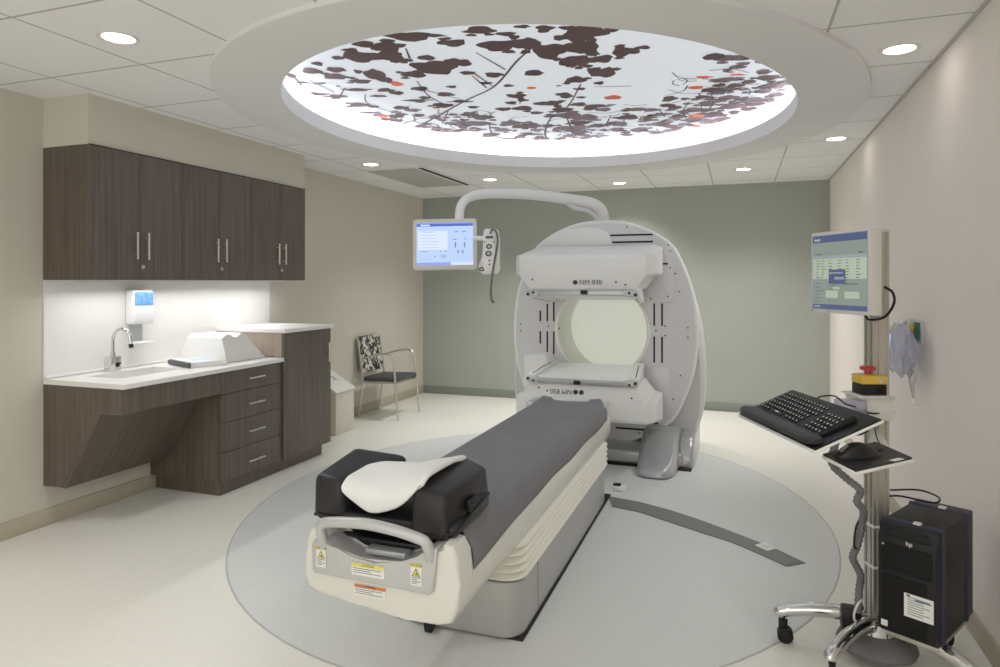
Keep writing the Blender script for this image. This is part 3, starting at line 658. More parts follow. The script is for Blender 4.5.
# stationary housing behind, flaring towards the floor
hs = [(0,.915),(.30,.87),(.52,.75),(.66,.52),(.74,.30),(.80,.06),(.828,-.18),(.84,-.40),(.835,-.62),(.80,-.80),(.74,-.90)]
hp = [(p.x,p.y) for p in smooth_path([(x,z,0) for x,z in hs], 4)]
hp = hp+[(-x,z) for x,z in reversed(hp[1:])]
HR = [rad_at(hp,a) for a in ang]
def hl(s, y): return [(GX+r*s*math.cos(a),y,GZ+r*s*math.sin(a)) for r,a in zip(HR,ang)]
b = MB(); b.grid([loop(RI,GY+.095), hl(.97,GY+.09), hl(1.,GY+.13), hl(1.,6.40), hl(.96,6.48), loop(RI,6.48)], closed_v=True)
b.build('housing', M['gant_back'], scan, angle=40)
# slots and screws on the rotor face
def vslot(x, z0, z1): b = MB(); b.box((x-.0075,GY-.003,z0),(x+.0075,GY+.004,z1)); b.build('slot', M['slot'], rotor, smooth=False)
for x in (-.675,-.61): vslot(x,1.11,1.30); vslot(x,.80,1.02)
vslot(-1.675,1.13,1.225); vslot(-1.61,1.13,1.285); vslot(-1.55,1.13,1.305); vslot(-1.675,.93,1.04); vslot(-1.61,.85,1.04); vslot(-1.55,.84,1.04)
for z, x0_, x1_ in ((1.882,-1.047,-.684),(1.822,-1.03,-.684),(.226,-1.0,-.70),(.29,-.95,-.64)): b = MB(); b.box((x0_,GY-.003,z-.008),(x1_,GY+.004,z+.008)); b.build('slot', M['slot'], rotor, smooth=False)
for x, z in [(-.905,1.95),(-1.35,1.93),(-.56,1.79),(-.50,1.55),(-.40,1.10),(-.40,1.02),(-.66,1.07),(-.585,1.11),(-.585,1.03),(-.71,1.13),(-.71,1.0),(-1.50,1.07),(-1.60,1.085),(-1.86,1.10),(-1.86,1.04),(-.46,.70),(-.52,.50),(-.80,.20),(-1.60,1.85),(-.56,1.66),(-.60,.45),(-.47,1.40)]:
    b = MB(); b.cyl((x,GY-.004,z),(x,GY+.003,z), .0075, 10); b.build('screw', M['screw'], rotor)
b = MB(); cv = [(-1.70,1.78),(-1.65,1.84),(-1.56,1.895),(-1.42,1.945),(-1.28,1.955),(-1.14,1.945),(-1.07,1.91),(-1.035,1.85),(-1.03,1.80)]
b.prism([(x,GY-.02,z) for x,z in cv], (0,.02,0), .008, 2, flat_only=True); b.build('top_cover', M['gant_white'], scan)

def text_part(body, size, mtx, parent, name, m, sx=1.):
    bb = MB(); bb.merge(text_bm(body, size, mtx, sx)); return bb.build(name, m, parent, smooth=False)
def make_head(flip, label):
    """upper head in place; the lower one is the same turned half a turn about the scanner axis"""
    hc = -1.15; X = None
    if flip:
        X = Matrix.Translation((hc,0,GZ)) @ Matrix.Rotation(PI, 4, 'Y') @ Matrix.Translation((-hc,0,-GZ))
    A_ = lambda y: [(5.66,1.775),(y+.02,1.69),(y+.006,1.68),(y,1.66),(y,1.545),(y+.004,1.537),(5.66,1.537)]
    B_ = [(5.66,1.79),(5.10,1.70),(5.062,1.688),(5.05,1.665),(5.05,1.54),(5.052,1.532),(5.66,1.53)]
    C_ = [(5.66,1.79),(5.10,1.70),(5.062,1.688),(5.05,1.665),(5.05,1.54),(5.085,1.425),(5.66,1.425)]
    D_ = [(5.66,1.76),(5.20,1.675),(5.19,1.67),(5.185,1.65),(5.185,1.56),(5.19,1.552),(5.66,1.552)]
    st = [(-.555,D_),(-.54,A_(5.11)),(-.495,B_),(-.415,C_),(.415,C_),(.495,B_),(.54,A_(5.11)),(.555,D_)]
    b = MB(); b.grid([[(hc+x,y,z) for y,z in pr_] for x,pr_ in st], closed_v=True, caps=True, mtx=X); h = b.build('detector_head', M['gant_white'], scan, angle=20)
    b = MB(); b.hexa([(hc-.40,5.09,1.375),(hc+.385,5.09,1.375),(hc+.385,5.66,1.325),(hc-.40,5.66,1.325),(hc-.40,5.09,1.425),(hc+.385,5.09,1.425),(hc+.385,5.66,1.425),(hc-.40,5.66,1.425)], .004, mtx=X); b.build('collimator', M['gant_white'], h)
    for s in (-1,1):
        b = MB(); b.hexa([(hc+s*.41-.04,5.09,1.358),(hc+s*.41+.04,5.09,1.358),(hc+s*.37+.035,5.66,1.305),(hc+s*.37-.035,5.66,1.305),(hc+s*.40-.03,5.09,1.43),(hc+s*.40+.03,5.09,1.43),(hc+s*.36+.03,5.66,1.43),(hc+s*.36-.03,5.66,1.43)], .004, mtx=X)
        b.build('side_rail', M['gant_white'], h)
        b = MB(); b.tube([(X if X is not None else Matrix.Identity(4))@V(hc+s*.41,5.13,1.3545), (X if X is not None else Matrix.Identity(4))@V(hc+s*.375,5.55,1.315)], .004, 6); b.build('rail_slot', M['slot'], h)
    b = MB(); b.box((hc-.36,5.058,1.378),(hc+.36,5.086,1.418), .006, mtx=X); b.box((hc-.40,5.052,1.386),(hc+.38,5.062,1.396), mtx=X); b.build('front_rail', M['silver'], h)
    for s in (-1,1):
        b = MB(); b.box((hc+s*.385-.05,5.04,1.366),(hc+s*.385+.05,5.09,1.415), .012, mtx=X); c = b.build('clamp', M['silver_light'], h)
        b = MB(); b.box((hc+s*.42-.012,5.034,1.375),(hc+s*.42+.012,5.05,1.395), .003, mtx=X); b.cyl((hc+s*.375,5.034,1.398),(hc+s*.375,5.042,1.398), .010, 10, mtx=X); tag(b.build('clamp_screw', M['black'], h), 'black clamp screw')
    b = MB(); b.box((hc+.0,5.046,1.385),(hc+.055,5.062,1.418), .003, mtx=X); tag(b.build('latch', M['black'], h), 'black centre latch')
    fm = frame((hc+(.157 if flip else .077),5.0625,1.478), (1,0,0), (0,-.035,.115))
    if X is not None: fm = X @ fm
    text_part('NM 830', .053, fm, h, 'model_lettering', M['text'])
    b = MB()
    f2 = frame((hc+(.042 if flip else -.045),5.0665,1.478), (1,0,0), (0,-.035,.115))
    if X is not None: f2 = X @ f2
    b.lathe([(.0003,.001),(.019,.001)], (0,0,0), 20, f2)
    if flip: b.lathe([(.0003,.001),(.019,.001)], (-.046,0,0), 20, f2)
    b.build('emblem', M['text'], h, smooth=False)
    I4 = X if X is not None else Matrix.Identity(4)
    for x, z in ((-.39,1.50),(.27,1.48),(.34,1.46)):
        b = MB(); b.lathe([(.0003,.001),(.0085,.001)], (0,0,0), 10, I4 @ frame((hc+x,5.051+(1.535-z)*.305,z),(1,0,0),(0,-.035,.115))); b.build('screw', M['screw'], h, smooth=False)
    # carriage plates that hold the head on the rotor
    b = MB(); p = [(x-.66,GY-.022,z+1.545) for x, z in rrect(.285,.48,.05)]; b.prism(p, (0,.022,0), .006, 2, mtx=X, flat_only=True)
    pl = b.build('carriage_plate', M['gant_plate'], scan)
    for x, z in ((-.54,1.74),(-.54,1.60),(-.56,1.36),(-.70,1.34)):
        b = MB(); b.cyl((x,GY-.026,z),(x,GY-.018,z), .0075, 8, mtx=X); b.build('screw', M['screw'], pl)
    b = MB(); b.box((-.63,GY-.025,1.625),(-.56,GY-.018,1.640), mtx=X); b.build('slot', M['slot'], pl)
    b = MB(); p = [(x-1.645,GY-.02,z+1.545) for x, z in rrect(.23,.42,.05)]; b.prism(p, (0,.02,0), .006, 2, mtx=X, flat_only=True); b.build('carriage_plate', M['gant_plate'], scan)
make_head(False, ''); make_head(True, '')
# white carriage block at the lower left
b = MB(); b.hexa([(-1.75,5.50,.58),(-1.44,5.50,.58),(-1.44,5.74,.58),(-1.75,5.74,.58),(-1.75,5.50,.85),(-1.56,5.50,.86),(-1.56,5.74,.86),(-1.75,5.74,.85)], .012); b.build('carriage_block', M['gant_white'], scan)
# silver floor base with rounded feet
b = MB(); b.box((-1.82,5.42,.012),(-.42,6.42,.125), .03, 3); base = b.build('floor_base', M['silver'], scan)
def foot(name, secs, m):
    P = []
    for y, xa, xb, h in secs:
        r = min(.06, (xb-xa)*.3, h*.7); row = [(xa,y,.012)]
        for k in range(7): a = PI-PI/2*k/6; row.append((xa+r+r*math.cos(a), y, h-r+r*math.sin(a)))
        for k in range(7): a = PI/2-PI/2*k/6; row.append((xb-r+r*math.cos(a), y, h-r+r*math.sin(a)))
        row.append((xb,y,.012)); P.append(row)
    b = MB(); b.grid(P, closed_v=True, caps=True); return b.build(name, m, base, angle=50)
F1 = [(5.10,-.665,-.555,.03),(5.115,-.70,-.52,.055),(5.16,-.735,-.485,.075),(5.26,-.75,-.455,.09),(5.36,-.755,-.45,.125),(5.50,-.755,-.45,.20),(5.62,-.755,-.45,.255),(5.78,-.755,-.45,.28),(6.3,-.755,-.45,.28)]
F2 = [(5.47,-.44,-.36,.08),(5.49,-.452,-.345,.13),(5.56,-.452,-.34,.20),(5.68,-.452,-.335,.245),(5.9,-.452,-.335,.255),(6.3,-.452,-.335,.25)]
mir = lambda S: [(y,2*GX-xb,2*GX-xa,h) for y,xa,xb,h in S]
foot('foot', F1, M['silver']); foot('foot', mir(F1), M['silver']); foot('foot_cover', F2, M['silver']); foot('foot_cover', mir(F2), M['silver'])
b = MB(); b.box((-1.80,5.40,0),(-.35,6.42,.013)); b.build('base_shade_slab', M['slot'], base, smooth=False)  # black slab standing in for the shade under the base

# overhead arm with display and hand control (moves with the scanner)
ap = smooth_path([(-1.158,6.02,1.93),(-1.158,6.0,2.03),(-1.175,5.97,2.125),(-1.25,5.92,2.185),(-1.415,5.8,2.213),(-1.649,5.5,2.227),(-1.861,5.2,2.212),(-1.985,5.02,2.185),(-2.04,4.9,2.135),(-2.066,4.84,2.055),(-2.062,4.815,1.93)], 5)
n = len(ap)
b = MB(); b.tube(ap, [.062-.026*min(1, i/(n*.75)) for i in range(n)], 16); arm = b.build('display_arm', M['gant_white'], scan)
b = MB(); b.tube(smooth_path([(-1.21,5.95,1.99),(-1.215,5.95,2.06),(-1.28,5.90,2.12),(-1.38,5.82,2.14),(-1.43,5.77,2.18)],4), .022, 10); b.build('arm_collar', M['gant_face'], arm)
MC = V(-2.115,4.66,1.772); mex = V(.942,.337,0); roll = math.radians(-2.2)
DM = frame(MC, mex*math.cos(roll)+V(0,0,1)*math.sin(roll)*1.0, V(0,0,1)*math.cos(roll)-mex*math.sin(roll)*-1*-1 if False else V(.10,-.10,1))
DM = frame(MC, (.942,.337,.02), (-.05,.14,1))
b = MB(); b.prism([(x,y,-.05) for x,y in rrect(.485,.39,.02)], (0,0,.05), .008, 2, DM, flat_only=True); disp = b.build('display', M['mon_case'], scan)
def rects(b, R, mtx, z0=.001):
    for i, (x0_,y0_,x1_,y1_,mi) in enumerate(R):
        z = z0+.00004*i
        b.poly([(x0_,y0_,z),(x1_,y0_,z),(x1_,y1_,z),(x0_,y1_,z)], mi, mtx)
rr = random.Random(5)
w, h = .215, .165
R = [(-w,-h,w,h,0),(-w,h-.028,w,h,1),(-w,h-.008,w,h,3),(-w+.03,h-.024,-w+.10,h-.013,2),(.035,-h,.0365,h-.028,4),(-w,-h,.045,-h+.022,3),(.045,-h,w,-h+.022,2),(-w+.01,-.045,.02,.10,2)]
for k in range(6): R.append((-w+.03,.09-k*.024,-w+.03+rr.uniform(.06,.15),.094-k*.024,4))
R += [(-w+.03,-.06,-w+.09,-.056,5),(-.04,-.06,-.03,-.052,5),(.0,-.06,.01,-.052,5),(-.08,-.10,-.07,-.092,5),(-.03,-.11,.01,-.085,4),(-w+.03,-.12,-.09,-.117,4)]
for x in (.075,.135): R.append((x,.09,x+.025,.097,5))
R += [(.06,.03,.09,.036,5),(.15,.028,.165,.05,4),(.075,-.03,.085,.01,5),(.145,-.03,.155,.01,5),(.095,-.075,.105,-.05,5),(.13,-.075,.14,-.05,5)]
b = MB(); rects(b, R, DM); b.build('screen', [M['s_pale'],M['s_blue'],M['s_white'],M['s_mid'],M['s_ink'],M['s_dark']], disp, smooth=False)
# hand control in its holder
HM = frame((-1.768,4.735,1.703), (.942,.337,0), (0,0,1)) @ Matrix.Diagonal((1.15,1,1,1))
b = MB(); hol = [(-.05,.16),(-.035,.18),(.03,.18),(.05,.165),(.06,.10),(.06,-.13),(.045,-.16),(-.05,-.165),(-.075,-.14),(-.08,-.10),(-.075,-.07),(-.05,-.03)]
b.prism([(x,y,-.025) for x,y in hol], (0,0,.03), .008, 2, HM, flat_only=True); hh = b.build('control_holder', M['gant_white'], scan)
b = MB(); b.cyl(HM@V(-.118,.11,-.018), HM@V(-.04,.11,-.012), .018, 12); b.build('holder_arm', M['gant_white'], hh)
b = MB(); b.prism([(x-.012,y+.01,.005) for x,y in rrect(.075,.30,.03)], (0,0,.02), .006, 2, HM, flat_only=True); b.build('hand_control', M['gant_white'], hh)
b = MB()
for x, y, r in ((-.012,.045,.022),(-.015,-.008,.024),(-.06,-.125,.018),(-.01,-.06,.007),(-.01,-.09,.007),(-.04,.08,.006),(.02,.08,.006)): b.lathe([(.0003,.008),(r*.8,.008),(r,.0)], (x,y,.022 if r < .03 and y > -.1 else .005), 14, HM)
b.box((-.035,.105,.02),(.015,.125,.03), .004, mtx=HM); b.build('buttons', M['text'], hh)
b = MB()
for x, y, r in ((-.012,.045,.010),(-.015,-.008,.011),(-.06,-.125,.008),(-.065,-.085,.011)): b.lathe([(.0003,.0095),(r,.0095)], (x,y,.022 if y > -.08 else .005), 12, HM)
b.build('button_caps', M['label_white'], hh, smooth=False)
b = MB(); b.tube([HM@V(*p) for p in smooth_path([(-.005,.14,.03),(.01,.17,.035),(.035,.155,.035),(.045,.09,.03),(.035,0,.028),(.02,-.09,.028),(.01,-.17,.028),(.0,-.28,.02),(.002,-.34,.015),(.012,-.375,.015),(.022,-.365,.015)],6)], .0085, 8); b.build('coiled_cord', M['hose'], hh)

# ------------------------------------------------------------------ patient table
TX = -1.12
tab = thing('patient_table', 'long cream and grey patient table with accordion bellows before the scanner', 'patient table', (TX,3.4,0))
def rloop(hw, y0, y1, r, z): return [(TX+x,(y0+y1)/2+y,z) for x,y in rrect(2*hw, y1-y0, r, 6)]
b = MB(); b.grid([rloop(.272,2.60,4.50,.09,.014), rloop(.275,2.595,4.505,.09,.03), rloop(.275,2.595,4.505,.09,.225), rloop(.268,2.602,4.498,.085,.238)], closed_v=True, caps=True); pl = b.build('plinth', M['plinth'], tab)
b = MB(); b.box((TX-.2795,2.86,.03),(TX+.2765,2.864,.232)); b.box((TX-.20,2.593,.03),(TX-.197,2.6,.232)); b.build('plinth_seam', M['screw'], pl, smooth=False)
b = MB(); b.box((TX-.30,2.62,0),(TX+.283,4.62,.012), .003); b.build('base_plate', M['black'], tab)
L = [rloop(.262,2.62,4.53,.085,.237)]
zb = .237
for k in range(5):
    h_ = .033
    L += [rloop(.272,2.605,4.555,.09,zb+h_*.30), rloop(.284,2.59,4.575,.095,zb+h_*.48), rloop(.284,2.59,4.575,.095,zb+h_*.60), rloop(.270,2.607,4.553,.09,zb+h_*.82), rloop(.260,2.62,4.53,.085,zb+h_)]
    zb += h_
b = MB(); b.grid(L, closed_v=True, caps=True); b.build('bellows', M['bellows'], tab, angle=60)
# cradle: a long trough shell
def csec(y, s=1., zt=.62):
    P = [(-.27,zt),(-.282,.52),(-.280,.46),(-.262,.42),(-.22,.398),(.22,.386),(.262,.404),(.282,.45),(.284,.52),(.272,zt),(.235,zt),(.23,.545),(-.23,.545),(-.235,zt)]
    return [(TX+x*s, y, .52+(z-.52)*s) for x,z in P]
b = MB(); b.grid([csec(1.985), csec(2.06,1,.61), csec(2.12,1,.565), csec(3.0,1,.56), csec(4.60,1,.558), csec(4.64,.97,.55)], closed_v=True, caps=True); cr = b.build('cradle', M['cream'], tab, angle=45)
fw = [(-.262,.640),(-.278,.605),(-.290,.53),(-.287,.47),(-.270,.437),(-.235,.422),(-.08,.408),(-.03,.396),(.10,.390),(.215,.386),(.262,.40),(.286,.45),(.292,.53),(.285,.61),(.265,.645),(.235,.648),(.19,.60),(.10,.56),(-.05,.55),(-.15,.57),(-.20,.60),(-.235,.632)]
b = MB(); b.prism([(TX+x,1.935,z) for x,z in fw], (0,.12,0), .016, 4, flat_only=True); b.build('end_shell', M['cream'], cr, angle=50)
pn = [(-.238,.497),(.192,.488),(.206,.50),(.218,.60),(.222,.645),(.185,.632),(.150,.605),(.10,.575),(.0,.563),(-.10,.566),(-.145,.585),(-.18,.608),(-.235,.612),(-.248,.595),(-.246,.507)]
b = MB(); b.prism([(TX+x,1.918,z) for x,z in pn], (0,.10,0), .009, 3, flat_only=True); cp = b.build('control_panel', M['silver_light'], tab, angle=50)
hp_ = [(-.203,1.93,.590),(-.203,1.912,.650),(-.199,1.906,.668),(-.188,1.904,.678)]+smooth_path([(-.17,1.903,.683),(-.10,1.90,.692),(-.013,1.898,.697),(.09,1.90,.688),(.17,1.903,.672)],5)+[(.184,1.904,.667),(.193,1.906,.656),(.196,1.912,.64),(.196,1.93,.600)]
b = MB(); b.tube([(TX+p[0],p[1],p[2]) for p in hp_], .018, 12); b.build('handle', M['silver_light'], tab)
b = MB(); b.box((TX-.215,2.02,.56),(TX+.215,2.30,.60), .01); b.build('tray_recess', M['black'], tab)
b = MB(); b.box((TX-.06,1.955,.575),(TX+.09,2.0,.592), .002); b.build('recess_plate', M['silver'], tab)
# printed labels on the panel
def label_bm(b, x0_, z0_, x1_, z1_, y, head, mi_head, tri=False, lines=3):
    b.poly([(x0_,y,z0_),(x1_,y,z0_),(x1_,y,z1_),(x0_,y,z1_)], 0)
    hz = z1_-(z1_-z0_)*(.3 if not tri else .16)
    b.poly([(x0_,y-.0004,hz),(x1_,y-.0004,hz),(x1_,y-.0004,z1_),(x0_,y-.0004,z1_)], mi_head)
    sz = (z1_-hz)*.85; t = text_bm(head, sz, frame(((x0_+x1_)/2,y-.0007,(z1_+hz)/2),(1,0,0),(0,0,1)))
    b.merge(t, None, 3)
    zl = hz-.004
    if tri:
        cx_ = (x0_+x1_)/2; s = (x1_-x0_)*.40; zc = hz-.002
        b.poly([(cx_-s,y-.0004,zc-s*1.75),(cx_+s,y-.0004,zc-s*1.75),(cx_,y-.0004,zc)], 3)
        b.poly([(cx_-s*.72,y-.0008,zc-s*1.62),(cx_+s*.72,y-.0008,zc-s*1.62),(cx_,y-.0008,zc-s*.35)], 1)
        b.poly([(cx_-s*.2,y-.0011,zc-s*1.4),(cx_+s*.45,y-.0011,zc-s*1.5),(cx_+s*.1,y-.0011,zc-s*.8)], 3)
        zl = zc-s*1.95
    for k in range(lines):
        zz_ = zl-.0045*k*(1.3 if tri else 1.5)
        if zz_-.003 < z0_: break
        b.poly([(x0_+.004,y-.0004,zz_-.0022),(x0_+(x1_-x0_)*(.9 if k % 2 == 0 else .6),y-.0004,zz_-.0022),(x0_+(x1_-x0_)*(.9 if k % 2 == 0 else .6),y-.0004,zz_),(x0_+.004,y-.0004,zz_)], 3)
LM4 = [M['label_white'],M['yellow'],M['orange_label'],M['text']]
b = MB(); label_bm(b,-1.208,.517,-1.085,.557,1.9165,'CAUTION',1); tag(b.build('caution_label', LM4, cp, smooth=False), 'wide yellow-headed caution label in the middle of the panel')
b = MB(); label_bm(b,-1.345,.522,-1.308,.592,1.9165,'CAUTION',1,True,4); tag(b.build('caution_label', LM4, cp, smooth=False), 'upright caution label with yellow triangle at the left end of the panel')
b = MB(); label_bm(b,-.990,.514,-.951,.584,1.9165,'CAUTION',1,True,4); tag(b.build('caution_label', LM4, cp, smooth=False), 'upright caution label with yellow triangle at the right end of the panel')
b = MB(); label_bm(b,-1.208,.442,-1.090,.479,1.9335,'WARNING',2); tag(b.build('warning_label', LM4, tab, smooth=False), 'orange-headed warning label on the cream end shell')
CXp = -1.088
b = MB(); b.grid([[(CXp+x,y,z) for x,z in [(-.20,.59),(-.20,.648),(-.1,.636),(0,.630),(.1,.636),(.20,.648),(.225,.62),(.20,.59)]] for y in (2.33,4.62)], closed_v=True, caps=True); pt = b.build('pallet', M['gant_white'], tab)
for x_ in (.252,-.256):
    b = MB(); b.box((TX+x_-.022,4.44,.585),(TX+x_+.022,4.64,.652), .008); b.build('pallet_rail', M['silver_light'], pt)
b = MB(); b.cyl((TX-.13,2.56,.018),(TX-.10,2.56,.018), .016, 12); b.box((TX-.135,2.545,.02),(TX-.095,2.60,.05), .004); b.build('floor_foot', M['black'], tab)

# grey cloth over the table top
P = []
CXc, HWc = -1.088, .196                                  # crown of the table
ys = [2.07+i*(4.46-2.07)/46 for i in range(47)]
for i, y in enumerate(ys):
    row = []; f = min(1, max(0, (y-2.30)/.4)); ez = .652+.022*f; e2 = max(0, (y-4.28)/.18)
    for j in range(41):
        s = -1+2*j/40; a = abs(s)
        if a > .72:
            t = (a-.72)/.28; lim = (.252 if s > 0 else .222)
            x = HWc+(lim-HWc)*math.sin(min(1, t*1.6)*PI/2); z = ez-.010*min(1,t*3)-(.112+.005*math.sin(y*9+s*2))*max(0, t-.10)/.90
        else:
            x = HWc*a/.72; z = ez-.020*(1-(a/.72)**2)*min(1, f+.3)
        x = math.copysign(x, s)
        z += .0022*math.sin(y*5.3+x*9)*math.sin(x*14+y*2.1)*(a < .70)
        z += .0040*math.exp(-((y-3.95-.5*x)/.045)**2)*(a < .62)+.003*math.exp(-((y-3.2+.9*x)/.05)**2)*(a < .62)
        yy = y
        if e2 > 0:
            z += .016*e2*e2*(1 if .45 < a < .8 else .1); yy += .05*e2*(1-a)
        row.append((CXc+x, yy, z))
    P.append(row)
b = MB(); b.grid(P); o = b.build('table_cloth', M['cloth'], None, angle=70)
md = o.modifiers.new('thickness', 'SOLIDIFY'); md.thickness = .004; md.offset = 1
tag(o, 'long charcoal grey cloth cover draped over the patient table', 'table cover')

# black head support with two side wings
t = thing('head_support', 'black vinyl head support with two tall side wings at the near end of the table', 'cushion', (TX,2.13,.655))
b = MB(); b.hexa([(TX-.275,1.985,.652),(TX+.262,1.985,.652),(TX+.262,2.30,.664),(TX-.278,2.30,.664),(TX-.27,1.99,.69),(TX+.255,1.99,.69),(TX+.255,2.29,.70),(TX-.27,2.29,.70)], .014, 3); b.build('base_pad', M['cushion'], t)
b = MB(); b.hexa([(-1.412,1.985,.655),(-1.275,1.98,.660),(-1.235,2.30,.68),(-1.39,2.31,.68),(-1.415,1.995,.805),(-1.30,1.985,.800),(-1.20,2.33,.815),(-1.365,2.19,.868)], .024, 4)
wl = b.build('side_wing', M['cushion'], t)
b = MB(); b.hexa([(-1.02,1.965,.640),(-.888,1.965,.640),(-.855,2.30,.675),(-.97,2.30,.68),(-1.025,1.985,.812),(-.892,1.975,.79),(-.862,2.27,.815),(-.99,2.33,.838)], .022, 4)
b.build('side_wing', M['cushion'], t)
b = MB(); b.tube(smooth_path([(-1.40,1.985,.672),(-1.25,1.975,.662),(-1.05,1.975,.662),(-.885,1.98,.668),(-.855,2.10,.70),(-.852,2.26,.72)],5), .006, 8); b.build('piping', M['black'], t)
b = MB(); b.box((-.872,2.09,.70),(-.852,2.17,.745), .006); b.build('strap_buckle', M['black'], t)
# white pillow draped between the wings
P = []
for i in range(29):
    s = i/28; row = []
    x = -1.29+.30*s
    top = .808+.046*s-.030*math.sin(PI*s)
    lowz = .782+.035*s-.092*math.sin(PI*min(1,s*.92+.04))**.8
    for j in range(19):
        q = j/18
        if q < .45:
            k = q/.45; z = lowz+(top-lowz)*k**.8; y = 1.968-.020*math.sin(PI*k)+.045*k+.03*max(0,.35-s)
        else:
            k = (q-.45)/.55; z = top+.022*math.sin(PI*k)*(.5+math.sin(PI*s))-.010*k; y = 2.013+.03*max(0,.35-s)+.29*k
        z += .004*math.sin(11*s+6*q)*math.sin(5*s-9*q)
        row.append((x+.035*q*s, y, z))
    P.append(row)
b = MB(); b.grid(P); o = b.build('pillow', M['linen'], None, angle=80)
md = o.modifiers.new('thickness', 'SOLIDIFY'); md.thickness = .022; md.offset = -1
md = o.modifiers.new('smooth', 'SUBSURF'); md.levels = 1; md.render_levels = 1
tag(o, 'white linen covered pillow sagging between the black head support wings', 'pillow')

# floor cable cover and brackets
SO = [(-.85,4.584),(-.625,4.532),(-.421,4.439),(-.228,4.317),(-.051,4.187),(.085,4.079),(.211,3.971),(.326,3.846)]
SI = [(-.788,4.389),(-.598,4.336),(-.4,4.219),(-.217,4.111),(-.049,4.02),(.05,3.94),(.14,3.86),(.23,3.773)]
b = MB(); b.grid([[(x,y,.0) for x,y in SO],[(x,y,.008) for x,y in SO],[(x,y,.008) for x,y in SI],[(x,y,.0) for x,y in SI]])
t = thing('cable_cover', 'dark grey curved cable cover strip on the floor right of the table', 'cable cover', (-.25,4.2,0))
b.build('strip', M['strip'], t)
t2 = thing('floor_clip', 'small white clip plate on the dark floor strip', 'clip', (.135,3.99,.008), math.radians(-42))
b = MB(); b.box((-.045,-.03,0),(.045,.03,.005), .002); b.box((-.015,-.012,.005),(.02,.014,.022), .004); b.build('plate', M['label_white'], t2, world=False)
t2 = thing('floor_bracket', 'small white and black bracket on the floor at the table base', 'bracket', (-.80,4.76,0))
b = MB(); b.box((-.845,4.72,0),(-.755,4.80,.035), .01); b.build('block', M['label_white'], t2)
b = MB(); b.box((-.845,4.735,.033),(-.79,4.79,.045), .006); b.build('knob', M['black'], t2)
# ------------------------------------------------------------------ workstation cart
PX, PY = .512, 2.992
e_ = V(.39,-.92,0).normalized(); f_ = V(.92,.39,0).normalized(); ZU = V(0,0,1)
cart = thing('workstation_cart', 'aluminium column cart on a chrome five-star base beside the right wall', 'cart', (PX,PY,0))
def obox(b, c, he, hf, z0, z1, bev=0., mi=0):
    m = frame(c, e_, f_); return b.box((-he,-hf,z0),(he,hf,z1), bev, mtx=m, mi=mi)
h = .032; prof = []
for k in range(4):
    a = PI/2*k; c, s = math.cos(a), math.sin(a)
    side = [(-h,-h),(-.021,-h),(-.021,-h+.008),(-.011,-h+.008),(-.011,-h),(.011,-h),(.011,-h+.008),(.021,-h+.008),(.021,-h)]
    prof += [(x*c-y*s, x*s+y*c) for x,y in side]
b = MB(); b.prism([(x,y,.10) for x,y in prof], (0,0,1.58), mtx=frame((PX,PY,0),e_,f_)); col = b.build('column', M['alu'], cart, angle=20)
b = MB(); obox(b,(PX,PY,0),.034,.034,1.678,1.69,.003); b.build('column_cap', M['mon_case'], cart)
for z in (.52,.36):
    b = MB(); obox(b,(PX,PY,0),.034,.034,z,z+.010,.002); b.build('cable_tie', M['label_white'], cart)
b = MB(); b.lathe([(.14,.04),(.145,.055),(.135,.075),(.09,.10),(.06,.11)], (PX,PY,0), 36); hub = b.build('base_hub', M['hose'], cart)
for k, ad in enumerate((180,236,318,34,88)):
    a = math.radians(ad); d = V(math.cos(a), math.sin(a), 0); R_ = .345
    pts = smooth_path([V(PX,PY,.135)+d*.03, V(PX,PY,.155)+d*.12, V(PX,PY,.148)+d*.24, V(PX,PY,.125)+d*R_, V(PX,PY,.108)+d*(R_+.012)], 5)
    b = MB(); b.tube(pts, [.032-.011*i/len(pts) for i in range(len(pts))], 12); leg = b.build('leg', M['chrome'], cart)
    c = V(PX,PY,0)+d*R_; n_ = V(-d.y, d.x, 0)
    b = MB()
    for s in (-1,1): b.lathe([(.0005,-.011),(.025,-.011),(.031,-.006),(.031,.006),(.025,.011),(.0005,.011)], (0,0,0), 20, frame(c+n_*s*.014+V(0,0,.031)-d*.012, d, ZU))
    b.box((-.022,-.006,.0),(.014,.006,.06), .004, mtx=frame(c+V(0,0,.035), d, n_))
    b.cyl(c+V(0,0,.085), c+V(0,0,.115), .012, 12)
    b.build('caster', M['black'], leg)
b = MB(); b.lathe([(.07,.10),(.066,.15),(.05,.165)], (PX,PY,0), 24); b.build('leg_collar', M['chrome'], cart)
# clamp with little shelf
b = MB(); b.box((-.062,-.055,.955),(.062,.07,1.045), .004, mtx=frame((.480,2.925,0),(.94,.337,0),(-.337,.94,0))); b.build('clamp_box', M['mon_case'], cart)
SC = (.474,2.915,0)
b = MB(); b.box((-.068,-.06,1.043),(.068,.08,1.05), .002, mtx=frame(SC,(.94,.337,0),(-.337,.94,0))); b.build('shelf', M['mon_case'], cart)
b = MB(); b.box((-.05,-.03,.985),(.05,.03,1.035), .006, mtx=frame((.40,2.85,0),(.94,.337,0),(-.337,.94,0))); b.build('connector', M['clear'], cart)
